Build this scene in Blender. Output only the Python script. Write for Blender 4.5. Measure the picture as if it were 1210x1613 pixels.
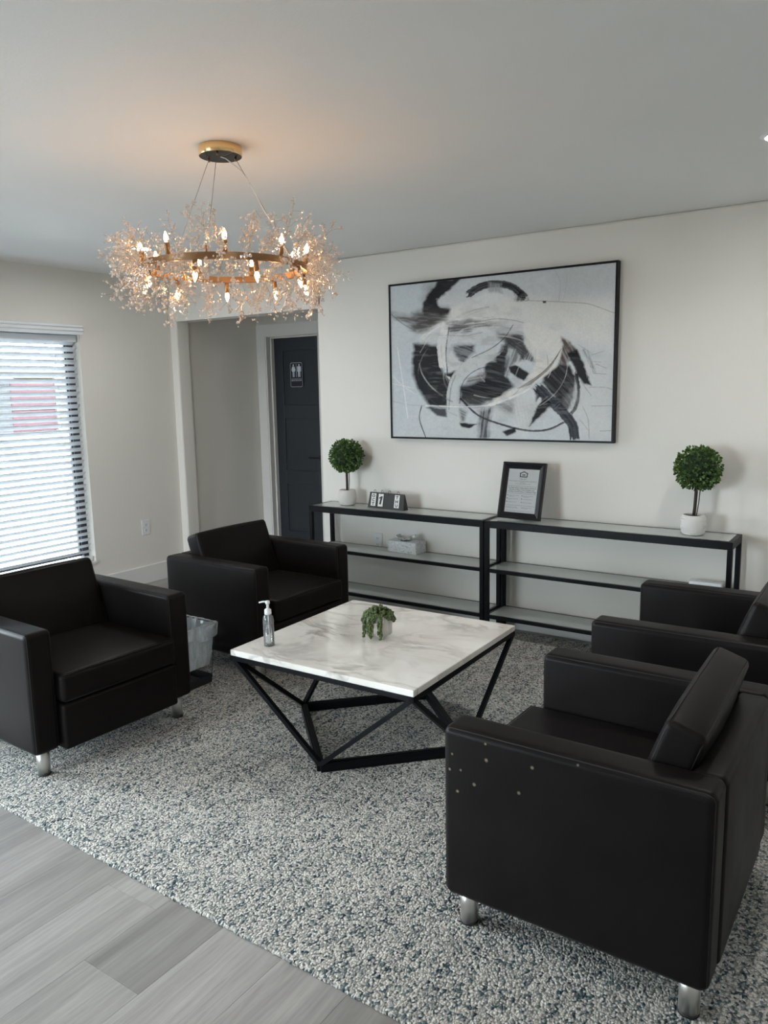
import bpy, bmesh, math, random
import numpy as np
from mathutils import Vector, Matrix, Euler
random.seed(7)
SC = bpy.context.scene
for o in list(bpy.data.objects):
    bpy.data.objects.remove(o)
COL = SC.collection
PI = math.pi

# ------------------------------------------------------------------ camera
def make_camera():
    yaw, pitch, roll = math.radians(34.2605), math.radians(9.0), math.radians(-1.0725)
    sy, cy, sp, cp = math.sin(yaw), math.cos(yaw), math.sin(pitch), math.cos(pitch)
    f = Vector((-sy * cp, cy * cp, -sp)); r = Vector((cy, sy, 0)); u = r.cross(f)
    R = r * math.cos(roll) + u * math.sin(roll); U = -r * math.sin(roll) + u * math.cos(roll)
    cd = bpy.data.cameras.new('camera'); c = bpy.data.objects.new('camera', cd); COL.objects.link(c)
    m = Matrix((R, U, -f)).transposed().to_4x4(); m.translation = Vector((5.1397, -4.4609, 1.5414))
    c.matrix_world = m
    cd.sensor_fit = 'HORIZONTAL'; cd.sensor_width = 36; cd.lens = 36 * 1223.43 / 1210
    cd.clip_start = 0.02
    SC.camera = c
make_camera()

# ------------------------------------------------------------------ world, sun, portals, exposure
SKY = (0.87, 0.955, 1.0); SKY_STRENGTH = 30.0; SUN_STRENGTH = 8.0; EXPOSURE = 0.0
W = bpy.data.worlds.new('sky'); SC.world = W; W.use_nodes = True
bg = W.node_tree.nodes['Background']; bg.inputs[0].default_value = (*SKY, 1); bg.inputs[1].default_value = SKY_STRENGTH
sd = bpy.data.lights.new('sun', 'SUN'); sd.energy = SUN_STRENGTH; sd.angle = 0.01; sd.color = (1, .95, .88)
so = bpy.data.objects.new('sun', sd); COL.objects.link(so)
so.rotation_euler = Vector((-0.62, 0.25, -0.75)).to_track_quat('-Z', 'Y').to_euler()
def portal(loc, direction, sx, sy):
    d = bpy.data.lights.new('window_portal', 'AREA'); d.shape = 'RECTANGLE'; d.size = sx; d.size_y = sy
    d.cycles.is_portal = True
    o = bpy.data.objects.new('window_portal', d); COL.objects.link(o); o.location = loc
    o.rotation_euler = Vector(direction).to_track_quat('-Z', 'Z').to_euler()
W1 = (-2.70, -0.87); W2 = (-5.20, -3.30); WZ = (0.27, 1.975)
for y0, y1 in (W1, W2):
    portal((-0.135, (y0 + y1) / 2, sum(WZ) / 2), (1, 0, 0), y1 - y0, WZ[1] - WZ[0])
RX, FY, H = 6.9, -6.6, 2.44           # right wall, front wall, ceiling height
FILL_X = (0.7, 2.1)                        # unseen glazed opening in the front wall, added for frontal fill light
portal((sum(FILL_X) / 2, FY - 0.135, 1.06), (0, 1, 0), FILL_X[1] - FILL_X[0], 2.10)
vs = SC.view_settings
vs.view_transform = 'Standard'; vs.look = 'None'; vs.gamma = 1; vs.use_curve_mapping = False; vs.exposure = EXPOSURE
SC.cycles.use_denoising = True
SC.cycles.max_bounces = 10; SC.cycles.diffuse_bounces = 6; SC.cycles.transparent_max_bounces = 16
SC.cycles.caustics_reflective = False; SC.cycles.caustics_refractive = False
SC.cycles.sample_clamp_indirect = 6.0

# ------------------------------------------------------------------ node helpers and materials
MATS = {}
class NT:
    def __init__(s, name):
        s.m = bpy.data.materials.new(name); s.m.use_nodes = True; MATS[name] = s.m
        s.t = s.m.node_tree; s.b = s.t.nodes['Principled BSDF']; s.out = s.t.nodes['Material Output']
    def n(s, kind, ins=None, **props):
        nd = s.t.nodes.new('ShaderNode' + kind)
        for k, v in props.items(): setattr(nd, k, v)
        for k, v in (ins or {}).items(): s.set(nd.inputs[k], v)
        return nd
    def set(s, sock, v):
        if isinstance(v, bpy.types.NodeSocket): s.t.links.new(v, sock)
        elif isinstance(v, (tuple, list)) and sock.type == 'RGBA' and len(v) == 3: sock.default_value = (*v, 1)
        else: sock.default_value = v
    def p(s, **kw):
        for k, v in kw.items(): s.set(s.b.inputs[k.replace('_', ' ')], v)
        return s
    def co(s, which='Object'): return s.n('TexCoord').outputs[which]
    def mapping(s, vec, scale=(1, 1, 1), rot=(0, 0, 0), loc=(0, 0, 0)):
        return s.n('Mapping', {'Vector': vec, 'Scale': scale, 'Rotation': rot, 'Location': loc}).outputs[0]
    def noise(s, vec, scale, detail=3, rough=.5, dist=0.0):
        return s.n('TexNoise', {'Vector': vec, 'Scale': scale, 'Detail': detail, 'Roughness': rough, 'Distortion': dist}).outputs['Fac']
    def ramp(s, fac, stops, interp='LINEAR'):
        r = s.n('ValToRGB', {'Fac': fac}); e = r.color_ramp; e.interpolation = interp
        while len(e.elements) < len(stops): e.elements.new(0.5)
        for el, (pos, c) in zip(e.elements, stops): el.position = pos; el.color = (*c, 1) if len(c) == 3 else c
        return r.outputs[0]
    def mix(s, fac, a, b, blend='MIX'):
        m = s.n('Mix', data_type='RGBA', blend_type=blend)
        s.set(m.inputs[0], fac); s.set(m.inputs[6], a); s.set(m.inputs[7], b); return m.outputs[2]
    def math(s, op, a, b=0.0, c=0.0, clamp=False):
        m = s.n('Math', operation=op, use_clamp=clamp); s.set(m.inputs[0], a); s.set(m.inputs[1], b); s.set(m.inputs[2], c); return m.outputs[0]
    def bump(s, h, strength=.3, dist=.01):
        s.set(s.b.inputs['Normal'], s.n('Bump', {'Height': h, 'Strength': strength, 'Distance': dist}).outputs[0]); return s
    def surface(s, sh): s.t.links.new(sh, s.out.inputs['Surface']); return s

def simple(name, col, rough=.5, metal=0., **kw):
    return NT(name).p(Base_Color=col, Roughness=rough, Metallic=metal, **kw).m

def mk_wall(name, col, bs=.25):
    t = NT(name); c = t.co()
    n1 = t.noise(c, 1.3, 3); n2 = t.noise(c, 140, 2)
    t.p(Base_Color=t.mix(n1, tuple(x * .965 for x in col), tuple(min(1, x * 1.035) for x in col)), Roughness=.62, Specular_IOR_Level=.3)
    t.bump(n2, bs, .002)
    return t.m
mk_wall('wall_paint', (.775, .75, .705)); mk_wall('ceiling_paint', (.86, .86, .855))
mk_wall('trim_paint', (.72, .71, .69), .05)
def mk_plank():
    t = NT('plank_vinyl'); c = t.co(); r = t.n('ObjectInfo').outputs['Random']
    off = t.n('CombineXYZ', {0: t.math('MULTIPLY', r, 37.), 1: t.math('MULTIPLY', r, 91.), 2: 0.}).outputs[0]
    v = t.n('VectorMath', {0: c, 1: off}, operation='ADD').outputs[0]
    g = t.noise(t.mapping(v, (26, 1.6, 1)), 1.0, 6, .62, .6)
    g2 = t.noise(t.mapping(v, (6, .8, 1)), 1.0, 3, .5, 1.4)
    fine = t.noise(t.mapping(v, (240, 9, 1)), 1.0, 3, .6)
    wv = t.n('TexWave', {'Vector': t.mapping(v, (1, .16, 1)), 'Scale': 16., 'Distortion': 9., 'Detail': 3., 'Detail Scale': 1.2}, wave_type='RINGS', rings_direction='Z').outputs['Fac']
    oc = t.n('ObjectInfo').outputs['Color']
    strip = t.noise(t.mapping(v, (15, .30, 1)), 1.0, 2, .5)
    tone = t.mix(1., (.375, .362, .348), oc, 'MULTIPLY')
    tone = t.mix(t.ramp(strip, [(.36, (0, 0, 0)), (.46, (.75, .75, .75)), (.60, (1, 1, 1))]), t.mix(.30, tone, (.15, .145, .14)), tone)
    a = t.mix(t.ramp(g, [(.30, (0, 0, 0)), (.70, (1, 1, 1))]), t.mix(.32, tone, (.15, .143, .138)), t.mix(.22, tone, (.62, .60, .58)))
    b = t.mix(t.ramp(g2, [(.40, (0, 0, 0)), (.60, (1, 1, 1))]), a, t.mix(.16, a, (.24, .225, .215)))
    d = t.mix(t.ramp(fine, [(.52, (0, 0, 0)), (.72, (.38, .38, .38))]), b, (.20, .19, .185))
    d = t.mix(t.math('MULTIPLY', wv, .16), d, (.17, .16, .152))
    t.p(Base_Color=d, Roughness=.42, Specular_IOR_Level=.45); t.bump(fine, .12, .001)
    return t.m
mk_plank()
def mk_rug():
    t = NT('rug_loops'); c = t.co()
    nz = t.n('TexNoise', {'Vector': c, 'Scale': 75., 'Detail': 3.})
    cc = t.n('VectorMath', {0: c, 1: t.n('VectorMath', {0: nz.outputs['Color'], 1: (.012, .012, 0)}, operation='MULTIPLY').outputs[0]}, operation='ADD').outputs[0]
    v = t.n('TexVoronoi', {'Vector': t.mapping(cc, (1, .80, 1)), 'Scale': 150., 'Randomness': 1.0}, voronoi_dimensions='2D')
    rnd = t.n('SeparateColor', {0: v.outputs['Color']}).outputs
    streak = t.noise(t.mapping(c, (34, 2.0, 1)), 1.0, 4, .62)
    streak2 = t.noise(t.mapping(c, (2.5, 11, 1)), 1.0, 3, .6)
    sel = t.math('ADD', t.math('MULTIPLY', rnd[0], .60), t.math('ADD', t.math('MULTIPLY', streak, .52), t.math('MULTIPLY', streak2, .26)))
    col = t.ramp(sel, [(.33, (.022, .040, .062)), (.42, (.055, .105, .135)), (.475, (.15, .215, .23)), (.52, (.30, .33, .325)), (.62, (.45, .445, .42)), (.78, (.66, .64, .60)), (.95, (.80, .78, .73))])
    fleck = t.noise(t.mapping(c, (150, 95, 1)), 1.0, 2, .5)
    fl = t.math('MULTIPLY', t.ramp(fleck, [(.56, (0, 0, 0)), (.62, (1, 1, 1))]), t.ramp(streak, [(.35, (1, 1, 1)), (.62, (.35, .35, .35))]))
    warm = t.mix(t.math('MULTIPLY', rnd[1], .25), col, (.42, .38, .32))
    warm = t.mix(t.math('MULTIPLY', fl, .85), warm, (.030, .042, .058))
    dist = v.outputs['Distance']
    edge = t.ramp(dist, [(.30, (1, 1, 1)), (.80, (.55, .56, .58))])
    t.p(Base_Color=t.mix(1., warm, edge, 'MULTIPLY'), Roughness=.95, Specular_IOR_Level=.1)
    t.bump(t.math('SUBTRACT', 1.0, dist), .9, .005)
    return t.m
mk_rug()
def mk_leather(name, spots=None):
    t = NT(name); c = t.co()
    n1 = t.noise(c, 420, 2); n2 = t.noise(c, 7, 3)
    col = t.mix(n2, (.0074, .0066, .0069), (.0142, .0121, .0118))
    if spots:
        m = None
        for (x, y, z, r) in spots:
            d = t.n('VectorMath', {0: c, 1: (x, y, z)}, operation='DISTANCE').outputs['Value']
            k = t.math('MULTIPLY', t.math('SUBTRACT', 1.3, t.math('DIVIDE', d, r * .78), clamp=True), .72)
            m = k if m is None else t.math('MAXIMUM', m, k)
        col = t.mix(m, col, (.34, .30, .22))
    t.p(Base_Color=col, Roughness=t.math('ADD', .31, t.math('MULTIPLY', n2, .14)), Specular_IOR_Level=.085)
    t.bump(n1, .12, .002)
    return t.m
mk_leather('leather')
simple('seam_thread', (.006, .005, .006), .6)
simple('chrome', (.70, .69, .67), .36, 1.0)
simple('glide_rubber', (.012, .012, .012), .6)
simple('black_metal', (.0045, .0052, .0068), .40, 0.0, Specular_IOR_Level=.14)
def mk_marble(name='marble', sc=1.0, base=(.90, .88, .84)):
    t = NT(name); c = t.co()
    w = t.n('TexNoise', {'Vector': t.mapping(c, (1, 1, 1), (0, 0, .5)), 'Scale': 2.2 * sc, 'Detail': 5.})
    cc = t.n('VectorMath', {0: c, 1: t.n('VectorMath', {0: w.outputs['Color'], 1: (.35 / sc,) * 3}, operation='MULTIPLY').outputs[0]}, operation='ADD').outputs[0]
    v = t.noise(t.mapping(cc, (2.2 * sc, 6. * sc, 3 * sc), (0, 0, .62)), 1.0, 5, .55, .4)
    vein = t.ramp(v, [(.44, (0, 0, 0)), (.495, (1, 1, 1)), (.55, (0, 0, 0))])
    amt = t.ramp(t.noise(c, 3.1 * sc, 2), [(.36, (.10, .10, .10)), (.62, (.95, .95, .95))])
    cl = t.ramp(t.noise(cc, 3. * sc, 5, .6), [(.3, (0, 0, 0)), (.62, (1, 1, 1))])
    a = t.mix(cl, tuple(x * y for x, y in zip(base, (.84, .82, .80))), base)
    b = t.mix(t.math('MULTIPLY', vein, amt), a, (.42, .39, .365))
    t.p(Base_Color=b, Roughness=.07, Specular_IOR_Level=.55)
    return t.m
mk_marble()
mk_marble('tissue_print', 16., (.84, .90, .94)); MATS['tissue_print'].node_tree.nodes['Principled BSDF'].inputs['Roughness'].default_value = .5
def mk_glass(name, tint, tr, extra=None):
    t = NT(name)
    fr = t.n('Fresnel', {'IOR': 1.5}).outputs[0]
    a = t.n('BsdfTransparent', {'Color': tint}).outputs[0]
    if extra:
        d = t.n('BsdfDiffuse', {'Color': extra}).outputs[0]
        a = t.n('MixShader', {0: tr, 1: d, 2: a}).outputs[0]
    g = t.n('BsdfGlossy', {'Color': (1, 1, 1), 'Roughness': .02}).outputs[0]
    t.surface(t.n('MixShader', {0: fr, 1: a, 2: g}).outputs[0]); return t.m
mk_glass('window_glass', (.97, .99, 1), 1)
mk_glass('shelf_glass', (.84, .90, .88), .36, (.70, .76, .74))
mk_glass('frame_glass', (.98, .98, .98), 1)
mk_glass('clear_plastic', (.97, .98, .985), .88, (.9, .93, .95))
mk_glass('gel', (.97, .98, .99), .9, (.85, .88, .9))
def mk_liner():
    t = NT('bin_liner'); c = t.co()
    n = t.noise(t.mapping(c, (14, 14, 5)), 1.0, 4, .6, 1.2)
    d = t.n('BsdfTranslucent', {'Color': (.88, .93, .95)}).outputs[0]; d2 = t.n('BsdfDiffuse', {'Color': (.84, .89, .92)}).outputs[0]
    g = t.n('BsdfGlossy', {'Color': (.9, .95, 1), 'Roughness': .18}).outputs[0]
    s = t.n('MixShader', {0: .5, 1: d, 2: d2}).outputs[0]; s = t.n('MixShader', {0: .22, 1: s, 2: g}).outputs[0]
    tr = t.n('BsdfTransparent', {'Color': (.95, .97, .98)}).outputs[0]
    t.surface(t.n('MixShader', {0: t.ramp(n, [(.3, (.35,) * 3), (.7, (.80,) * 3)]), 1: tr, 2: s}).outputs[0]); return t.m
mk_liner()
simple('white_plastic', (.78, .79, .80), .35); simple('blind_white', (.80, .83, .86), .5); simple('slot_dark', (.03, .03, .03), .6)
simple('window_bronze', (.022, .026, .035), .45); simple('window_grey', (.30, .33, .37), .5)
simple('door_paint', (.024, .029, .036), .42); simple('handle_black', (.006, .006, .008), .3)
simple('sign_black', (.010, .013, .022), .35); simple('sign_white', (.62, .68, .74), .5)
simple('brass', (.86, .60, .30), .22, 1.0); simple('dark_mirror', (.12, .10, .085), .10, 1.0)
simple('bronze', (.30, .18, .095), .34, .9); simple('twig_wire', (.42, .32, .22), .35, 1.0)
simple('steel_wire', (.35, .33, .31), .35, 1.0); simple('clear_cord', (.75, .76, .78), .3)
def mk_crystal():
    t = NT('crystal')
    d = t.n('BsdfDiffuse', {'Color': (.96, .90, .86)}).outputs[0]; tl = t.n('BsdfTranslucent', {'Color': (.98, .90, .84)}).outputs[0]
    g = t.n('BsdfGlossy', {'Color': (1, 1, 1), 'Roughness': .06}).outputs[0]; tr = t.n('BsdfTransparent', {'Color': (.97, .95, .94)}).outputs[0]
    s = t.n('MixShader', {0: .55, 1: d, 2: tl}).outputs[0]; s = t.n('MixShader', {0: .26, 1: s, 2: g}).outputs[0]
    t.surface(t.n('MixShader', {0: .04, 1: s, 2: tr}).outputs[0]); return t.m
mk_crystal()
BULB_STRENGTH = 95.0
NT('bulb_glow').p(Base_Color=(1, .8, .55), Emission_Color=(1.0, .52, .20), Emission_Strength=BULB_STRENGTH)
NT('downlight_glow').p(Base_Color=(1, 1, 1), Emission_Color=(1.0, .975, .94), Emission_Strength=300.0)
def mk_leaf(name, a, b):
    t = NT(name); c = t.co(); n = t.noise(c, 45, 2)
    col = t.ramp(n, [(.3, a), (.52, tuple((x + y) / 2 for x, y in zip(a, b))), (.72, b)])
    d = t.n('BsdfTranslucent', {'Color': col}).outputs[0]; t.p(Base_Color=col, Roughness=.45)
    t.surface(t.n('MixShader', {0: .18, 1: t.b.outputs[0], 2: d}).outputs[0]); return t.m
mk_leaf('box_leaf', (.020, .058, .016), (.15, .27, .06)); mk_leaf('pearl_leaf', (.05, .085, .025), (.16, .22, .08))
simple('leaf_core', (.012, .03, .010), .8); simple('bark', (.045, .032, .024), .8); simple('soil', (.05, .04, .03), .9)
simple('pot_white', (.72, .71, .69), .6); simple('pot_stone', (.60, .58, .54), .6)
simple('frame_black', (.006, .006, .008), .4, 0., Specular_IOR_Level=.15); simple('frame_bevel', (.008, .008, .010), .32, 0., Specular_IOR_Level=.3)
simple('paper', (.88, .90, .91), .6); simple('ink', (.03, .03, .035), .6); simple('ink_grey', (.17, .18, .19), .6)
simple('card_white', (.74, .74, .70), .6); simple('calendar_black', (.014, .013, .013), .55); simple('tissue_paper', (.82, .83, .82), .8)
simple('mesh_black', (.010, .012, .016), .5)
simple('concrete', (.22, .22, .215), .9); simple('siding_grey', (.022, .022, .024), .8); simple('garage_red', (.030, .004, .008), .8)
simple('siding_beige', (.060, .050, .034), .8); simple('roof_dark', (.018, .018, .020), .9); simple('dark_pane', (.004, .005, .006), .4)
def mk_grass():
    t = NT('grass'); c = t.co(); n = t.noise(c, 9, 5, .7)
    t.p(Base_Color=t.ramp(n, [(.3, (.010, .022, .003)), (.7, (.030, .050, .008))]), Roughness=.9); return t.m
mk_grass()
def mk_paint():
    t = NT('painted_canvas'); a = t.n('VertexColor', layer_name='paint').outputs[0]; c = t.co()
    n = t.noise(t.mapping(c, (1, 1, 1)), 26, 6, .7); n2 = t.noise(c, 900, 1)
    t.p(Base_Color=a, Roughness=.45, Specular_IOR_Level=.10)
    t.bump(t.math('ADD', t.math('MULTIPLY', n, 1.), t.math('MULTIPLY', n2, .25)), .28, .004); return t.m
mk_paint()

# ------------------------------------------------------------------ mesh helpers
def link(name, me, mat=None, parent=None, loc=None, rot=None):
    o = bpy.data.objects.new(name, me); COL.objects.link(o)
    if mat is not None and me is not None and hasattr(me, 'materials') and len(me.materials) == 0:
        me.materials.append(MATS[mat])
    if parent is not None: o.parent = parent
    if loc is not None: o.location = loc
    if rot is not None: o.rotation_euler = rot
    return o
def tag(o, label, cat, group=None, kind=None):
    o['label'] = label; o['category'] = cat
    if group: o['group'] = group
    if kind: o['kind'] = kind
    return o
def thing(name, label, cat, loc=(0, 0, 0), rz=0., group=None):
    o = bpy.data.objects.new(name, None); COL.objects.link(o); o.location = loc; o.rotation_euler = (0, 0, rz)
    o.empty_display_size = .05
    return tag(o, label, cat, group)
class MB:
    """collects shapes into one mesh"""
    def __init__(s): s.v = []; s.f = []; s.sm = []
    def add(s, vs, fs, smooth=False):
        k = len(s.v); s.v += [tuple(v) for v in vs]; s.f += [tuple(i + k for i in f) for f in fs]; s.sm += [smooth] * len(fs); return s
    def box(s, x0, x1, y0, y1, z0, z1, M=None):
        vs = [Vector((x, y, z)) for z in (z0, z1) for y in (y0, y1) for x in (x0, x1)]
        if M: vs = [M @ v for v in vs]
        return s.add(vs, [(0, 2, 3, 1), (4, 5, 7, 6), (0, 1, 5, 4), (2, 6, 7, 3), (0, 4, 6, 2), (1, 3, 7, 5)])
    def bbox(s, x0, x1, y0, y1, z0, z1, b=.003, M=None):
        """box with a one-segment chamfer"""
        h = Vector(((x1 - x0) / 2, (y1 - y0) / 2, (z1 - z0) / 2)); c = Vector(((x1 + x0) / 2, (y1 + y0) / 2, (z1 + z0) / 2))
        return s.rbox(c, h, b, 1, 0, M, smooth=False)
    def rbox(s, c, h, r, seg=3, n=0, M=None, puff=(0, 0, 0), smooth=True):
        """rounded box; n interior divisions, puff bulges per axis"""
        c = Vector(c); ax = []
        for i in range(3):
            t = [math.tan((k / seg - 1) * PI / 4) * 1.0 for k in range(seg + 1)]     # -1..0
            lo = [-h[i] + r * (1 + q) for q in t]
            mid = [-(h[i] - r) + 2 * (h[i] - r) * (k + 1) / (n + 1) for k in range(n)]
            hi = [-x for x in reversed(lo)]
            ax.append(lo + mid + hi)
        idx = {}; vs = []; fs = []
        def vid(p):
            k = tuple(round(x, 6) for x in p)
            if k not in idx:
                q = Vector(p); inner = Vector([max(-(h[i] - r), min(h[i] - r, q[i])) for i in range(3)]); d = q - inner
                if d.length > 1e-9: q = inner + d.normalized() * r
                for i in range(3):
                    if puff[i]:
                        a, b = (i + 1) % 3, (i + 2) % 3
                        w = (1 - (p[a] / h[a]) ** 2) * (1 - (p[b] / h[b]) ** 2)
                        q[i] += puff[i] * w * (p[i] / h[i])
                q = q + c
                if M: q = M @ q
                idx[k] = len(vs); vs.append(q)
            return idx[k]
        for i in range(3):
            a, b = (i + 1) % 3, (i + 2) % 3
            for sgn in (-1, 1):
                A, B = ax[a], ax[b]
                for ia in range(len(A) - 1):
                    for ib in range(len(B) - 1):
                        q = []
                        for (ja, jb) in ((ia, ib), (ia + 1, ib), (ia + 1, ib + 1), (ia, ib + 1)):
                            p = [0, 0, 0]; p[i] = sgn * h[i]; p[a] = A[ja]; p[b] = B[jb]; q.append(vid(p))
                        if sgn < 0: q.reverse()
                        if len(set(q)) >= 3:
                            fs.append(tuple(dict.fromkeys(q)))
        return s.add(vs, fs, smooth)
    def tube(s, pts, r, n=6, closed=False, caps=True, taper=None):
        pts = [Vector(p) for p in pts]; m = len(pts); vs = []; up = None
        for i, p in enumerate(pts):
            a = pts[(i - 1) % m] if (closed or i > 0) else p; b = pts[(i + 1) % m] if (closed or i < m - 1) else p
            d = (b - a).normalized()
            if up is None:
                up = d.orthogonal().normalized()
            up = (up - d * up.dot(d)).normalized(); w = d.cross(up)
            rr = r if taper is None else r + (taper - r) * i / max(1, m - 1)
            vs += [p + (up * math.cos(2 * PI * k / n) + w * math.sin(2 * PI * k / n)) * rr for k in range(n)]
        fs = []
        for i in range(m if closed else m - 1):
            j = (i + 1) % m
            fs += [(i * n + k, i * n + (k + 1) % n, j * n + (k + 1) % n, j * n + k) for k in range(n)]
        if caps and not closed: fs += [tuple(reversed(range(n))), tuple(range((m - 1) * n, m * n))]
        return s.add(vs, fs, n > 4)
    def bar(s, a, b, w, h=None, up=(0, 0, 1)):
        """square bar from a to b"""
        a, b = Vector(a), Vector(b); h = h or w; d = (b - a).normalized(); up = Vector(up)
        if abs(d.dot(up)) > .99: up = Vector((1, 0, 0))
        x = d.cross(up).normalized(); y = x.cross(d)
        vs = [p + x * (i * w / 2) + y * (j * h / 2) for p in (a, b) for i, j in ((-1, -1), (1, -1), (1, 1), (-1, 1))]
        return s.add(vs, [(3, 2, 1, 0), (4, 5, 6, 7), (0, 1, 5, 4), (1, 2, 6, 5), (2, 3, 7, 6), (3, 0, 4, 7)])
    def lathe(s, prof, n=24, c=(0, 0, 0), smooth=True, cap0=True, cap1=True, rad=None):
        vs = []; fs = []; m = len(prof)
        for (r, z) in prof:
            for k in range(n):
                a = 2 * PI * k / n; q = r * (rad(a, z) if rad else 1)
                vs.append((c[0] + q * math.cos(a), c[1] + q * math.sin(a), c[2] + z))
        for i in range(m - 1):
            fs += [(i * n + k, i * n + (k + 1) % n, (i + 1) * n + (k + 1) % n, (i + 1) * n + k) for k in range(n)]
        if cap0: fs.append(tuple(reversed(range(n))))
        if cap1: fs.append(tuple(range((m - 1) * n, m * n)))
        return s.add(vs, fs, smooth)
    def ico(s, c, r, sub=1, squash=(1, 1, 1), smooth=False):
        v, f = ICO[sub]; c = Vector(c)
        return s.add([c + Vector((a * r * squash[0], b * r * squash[1], d * r * squash[2])) for a, b, d in v], f, smooth)
    def mesh(s, name, mat=None):
        me = bpy.data.meshes.new(name); me.from_pydata(s.v, [], s.f)
        if s.sm: me.polygons.foreach_set('use_smooth', s.sm)
        if mat: me.materials.append(MATS[mat])
        me.update(); return me
    def build(s, name, mat, parent=None, loc=None, rot=None):
        return link(name, s.mesh(name, mat), None, parent, loc, rot)
ICO = {}
for sub in (1, 2):
    b = bmesh.new(); bmesh.ops.create_icosphere(b, subdivisions=sub, radius=1)
    ICO[sub] = ([tuple(v.co) for v in b.verts], [tuple(v.index for v in f.verts) for f in b.faces]); b.free()
def struct(o): o['kind'] = 'structure'; return o
def text_mesh(body, size, align='CENTER', extrude=.0003, space=1.0, bold=0.):
    cu = bpy.data.curves.new('lettering', 'FONT'); cu.body = body; cu.size = size; cu.align_x = align; cu.extrude = extrude
    cu.resolution_u = 2; cu.offset = bold; cu.space_line = space
    ob = bpy.data.objects.new('lettering', cu)
    me = bpy.data.meshes.new_from_object(ob); bpy.data.objects.remove(ob)
    vs = [v.co.copy() for v in me.vertices]; fs = [tuple(p.vertices) for p in me.polygons]; bpy.data.meshes.remove(me)
    return vs, fs

# ------------------------------------------------------------------ the room
T = .14
OX0, OX1, OZ = .070, 1.5513, 2.118      # opening in the back wall
m = MB()                                # back wall: main part, header, narrow return by the window wall
m.rbox(((OX1 + RX) / 2, T / 2, H / 2), ((RX - OX1) / 2, T / 2, H / 2), .02, 3)
m.box(-.02, OX1 + .03, .0, T, OZ, H)
m.rbox((-.04 + OX0 / 2, T / 2, OZ / 2), ((OX0 + .08) / 2, T / 2, OZ / 2 + .02), .018, 3)
struct(m.build('wall_back', 'wall_paint'))
m = MB()                                # window wall with two openings
m.box(-T, 0, FY, W2[0], 0, H); m.box(-T, 0, W2[1], W1[0], 0, H); m.box(-T, 0, W1[1], .02, 0, H)
for y0, y1 in (W1, W2): m.box(-T, 0, y0, y1, 0, WZ[0]); m.box(-T, 0, y0, y1, WZ[1], H)
struct(m.build('wall_left', 'wall_paint'))
struct(MB().box(RX, RX + T, FY, 0, 0, H).build('wall_right', 'wall_paint'))
m = MB(); m.box(-T, FILL_X[0], FY - T, FY, 0, H); m.box(FILL_X[1], RX + T, FY - T, FY, 0, H); m.box(FILL_X[0], FILL_X[1], FY - T, FY, 2.12, H)
struct(m.build('wall_front', 'wall_paint'))
HD = 1.03                               # hall: far wall with the restroom door
DX0, DX1 = .112, .735
m = MB(); m.box(-.12, DX0, HD, HD + .14, 0, H); m.box(DX1, 2.0, HD, HD + .14, 0, H); m.box(DX0, DX1, HD, HD + .14, 2.045, H)
struct(m.build('wall_hall', 'wall_paint'))
struct(MB().box(-.12, 2.0, HD + .15, HD + .22, 0, H).build('wall_leak_backing', 'wall_paint'))  # unseen backing added behind the door to block leaking sky light
struct(MB().box(-.12, 0, T, HD, 0, H).build('wall_hall_left', 'wall_paint'))
struct(MB().box(1.90, 2.0, T, HD, 0, H).build('wall_hall_right', 'wall_paint'))
struct(MB().box(-.2, RX + .2, FY - .2, 1.4, H, H + .12).build('ceiling', 'ceiling_paint'))

# floor: grey vinyl planks laid along y, each a part of the floor
fl = struct(MB().box(-.1, RX + .1, FY - .1, 1.3, -.06, -.004).build('floor', 'slot_dark'))
PW = .2285; xs0 = 3.352 - 15 * PW
plank_mesh = {}
rp = random.Random(11)
def plank(x, y0, y1):
    L = round(y1 - y0, 3)
    if L not in plank_mesh:
        plank_mesh[L] = MB().bbox(.0002, PW - .0002, .0002, L - .0002, -.012, 0, .0007).mesh('plank', 'plank_vinyl')
    return link('plank', plank_mesh[L], None, fl, (x, y0, 0))
ends = {15: -3.347, 14: -4.62, 13: -4.0, 16: -4.55, 12: -4.1, 11: -4.3, 10: -3.9, 17: -3.95, 18: -4.4}
tones = {10: .86, 11: .72, 12: .90, 13: .84, 14: 1.12, 15: (1.06, .66), 16: 1.10, 17: 1.04, 18: .74}
for k in range(0, 31):
    x = xs0 + k * PW
    if x + PW < 0 or x > RX: continue
    base = ends.get(k, rp.uniform(-4.6, -3.5)); tn = tones.get(k)
    ys = [base]
    while ys[0] > FY: ys.insert(0, ys[0] - 1.52)
    while ys[-1] < 1.0: ys.append(ys[-1] + 1.52)
    for a, b in zip(ys, ys[1:]):
        if min(b, 1.03) - max(a, FY) > .02:
            o = plank(x, max(a, FY), min(b, 1.03)); t_ = rp.uniform(.72, 1.12) if tn is None else (tn[0 if b < base + .01 else 1] if isinstance(tn, tuple) else tn)
            o.color = (t_, t_, t_, 1)

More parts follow.
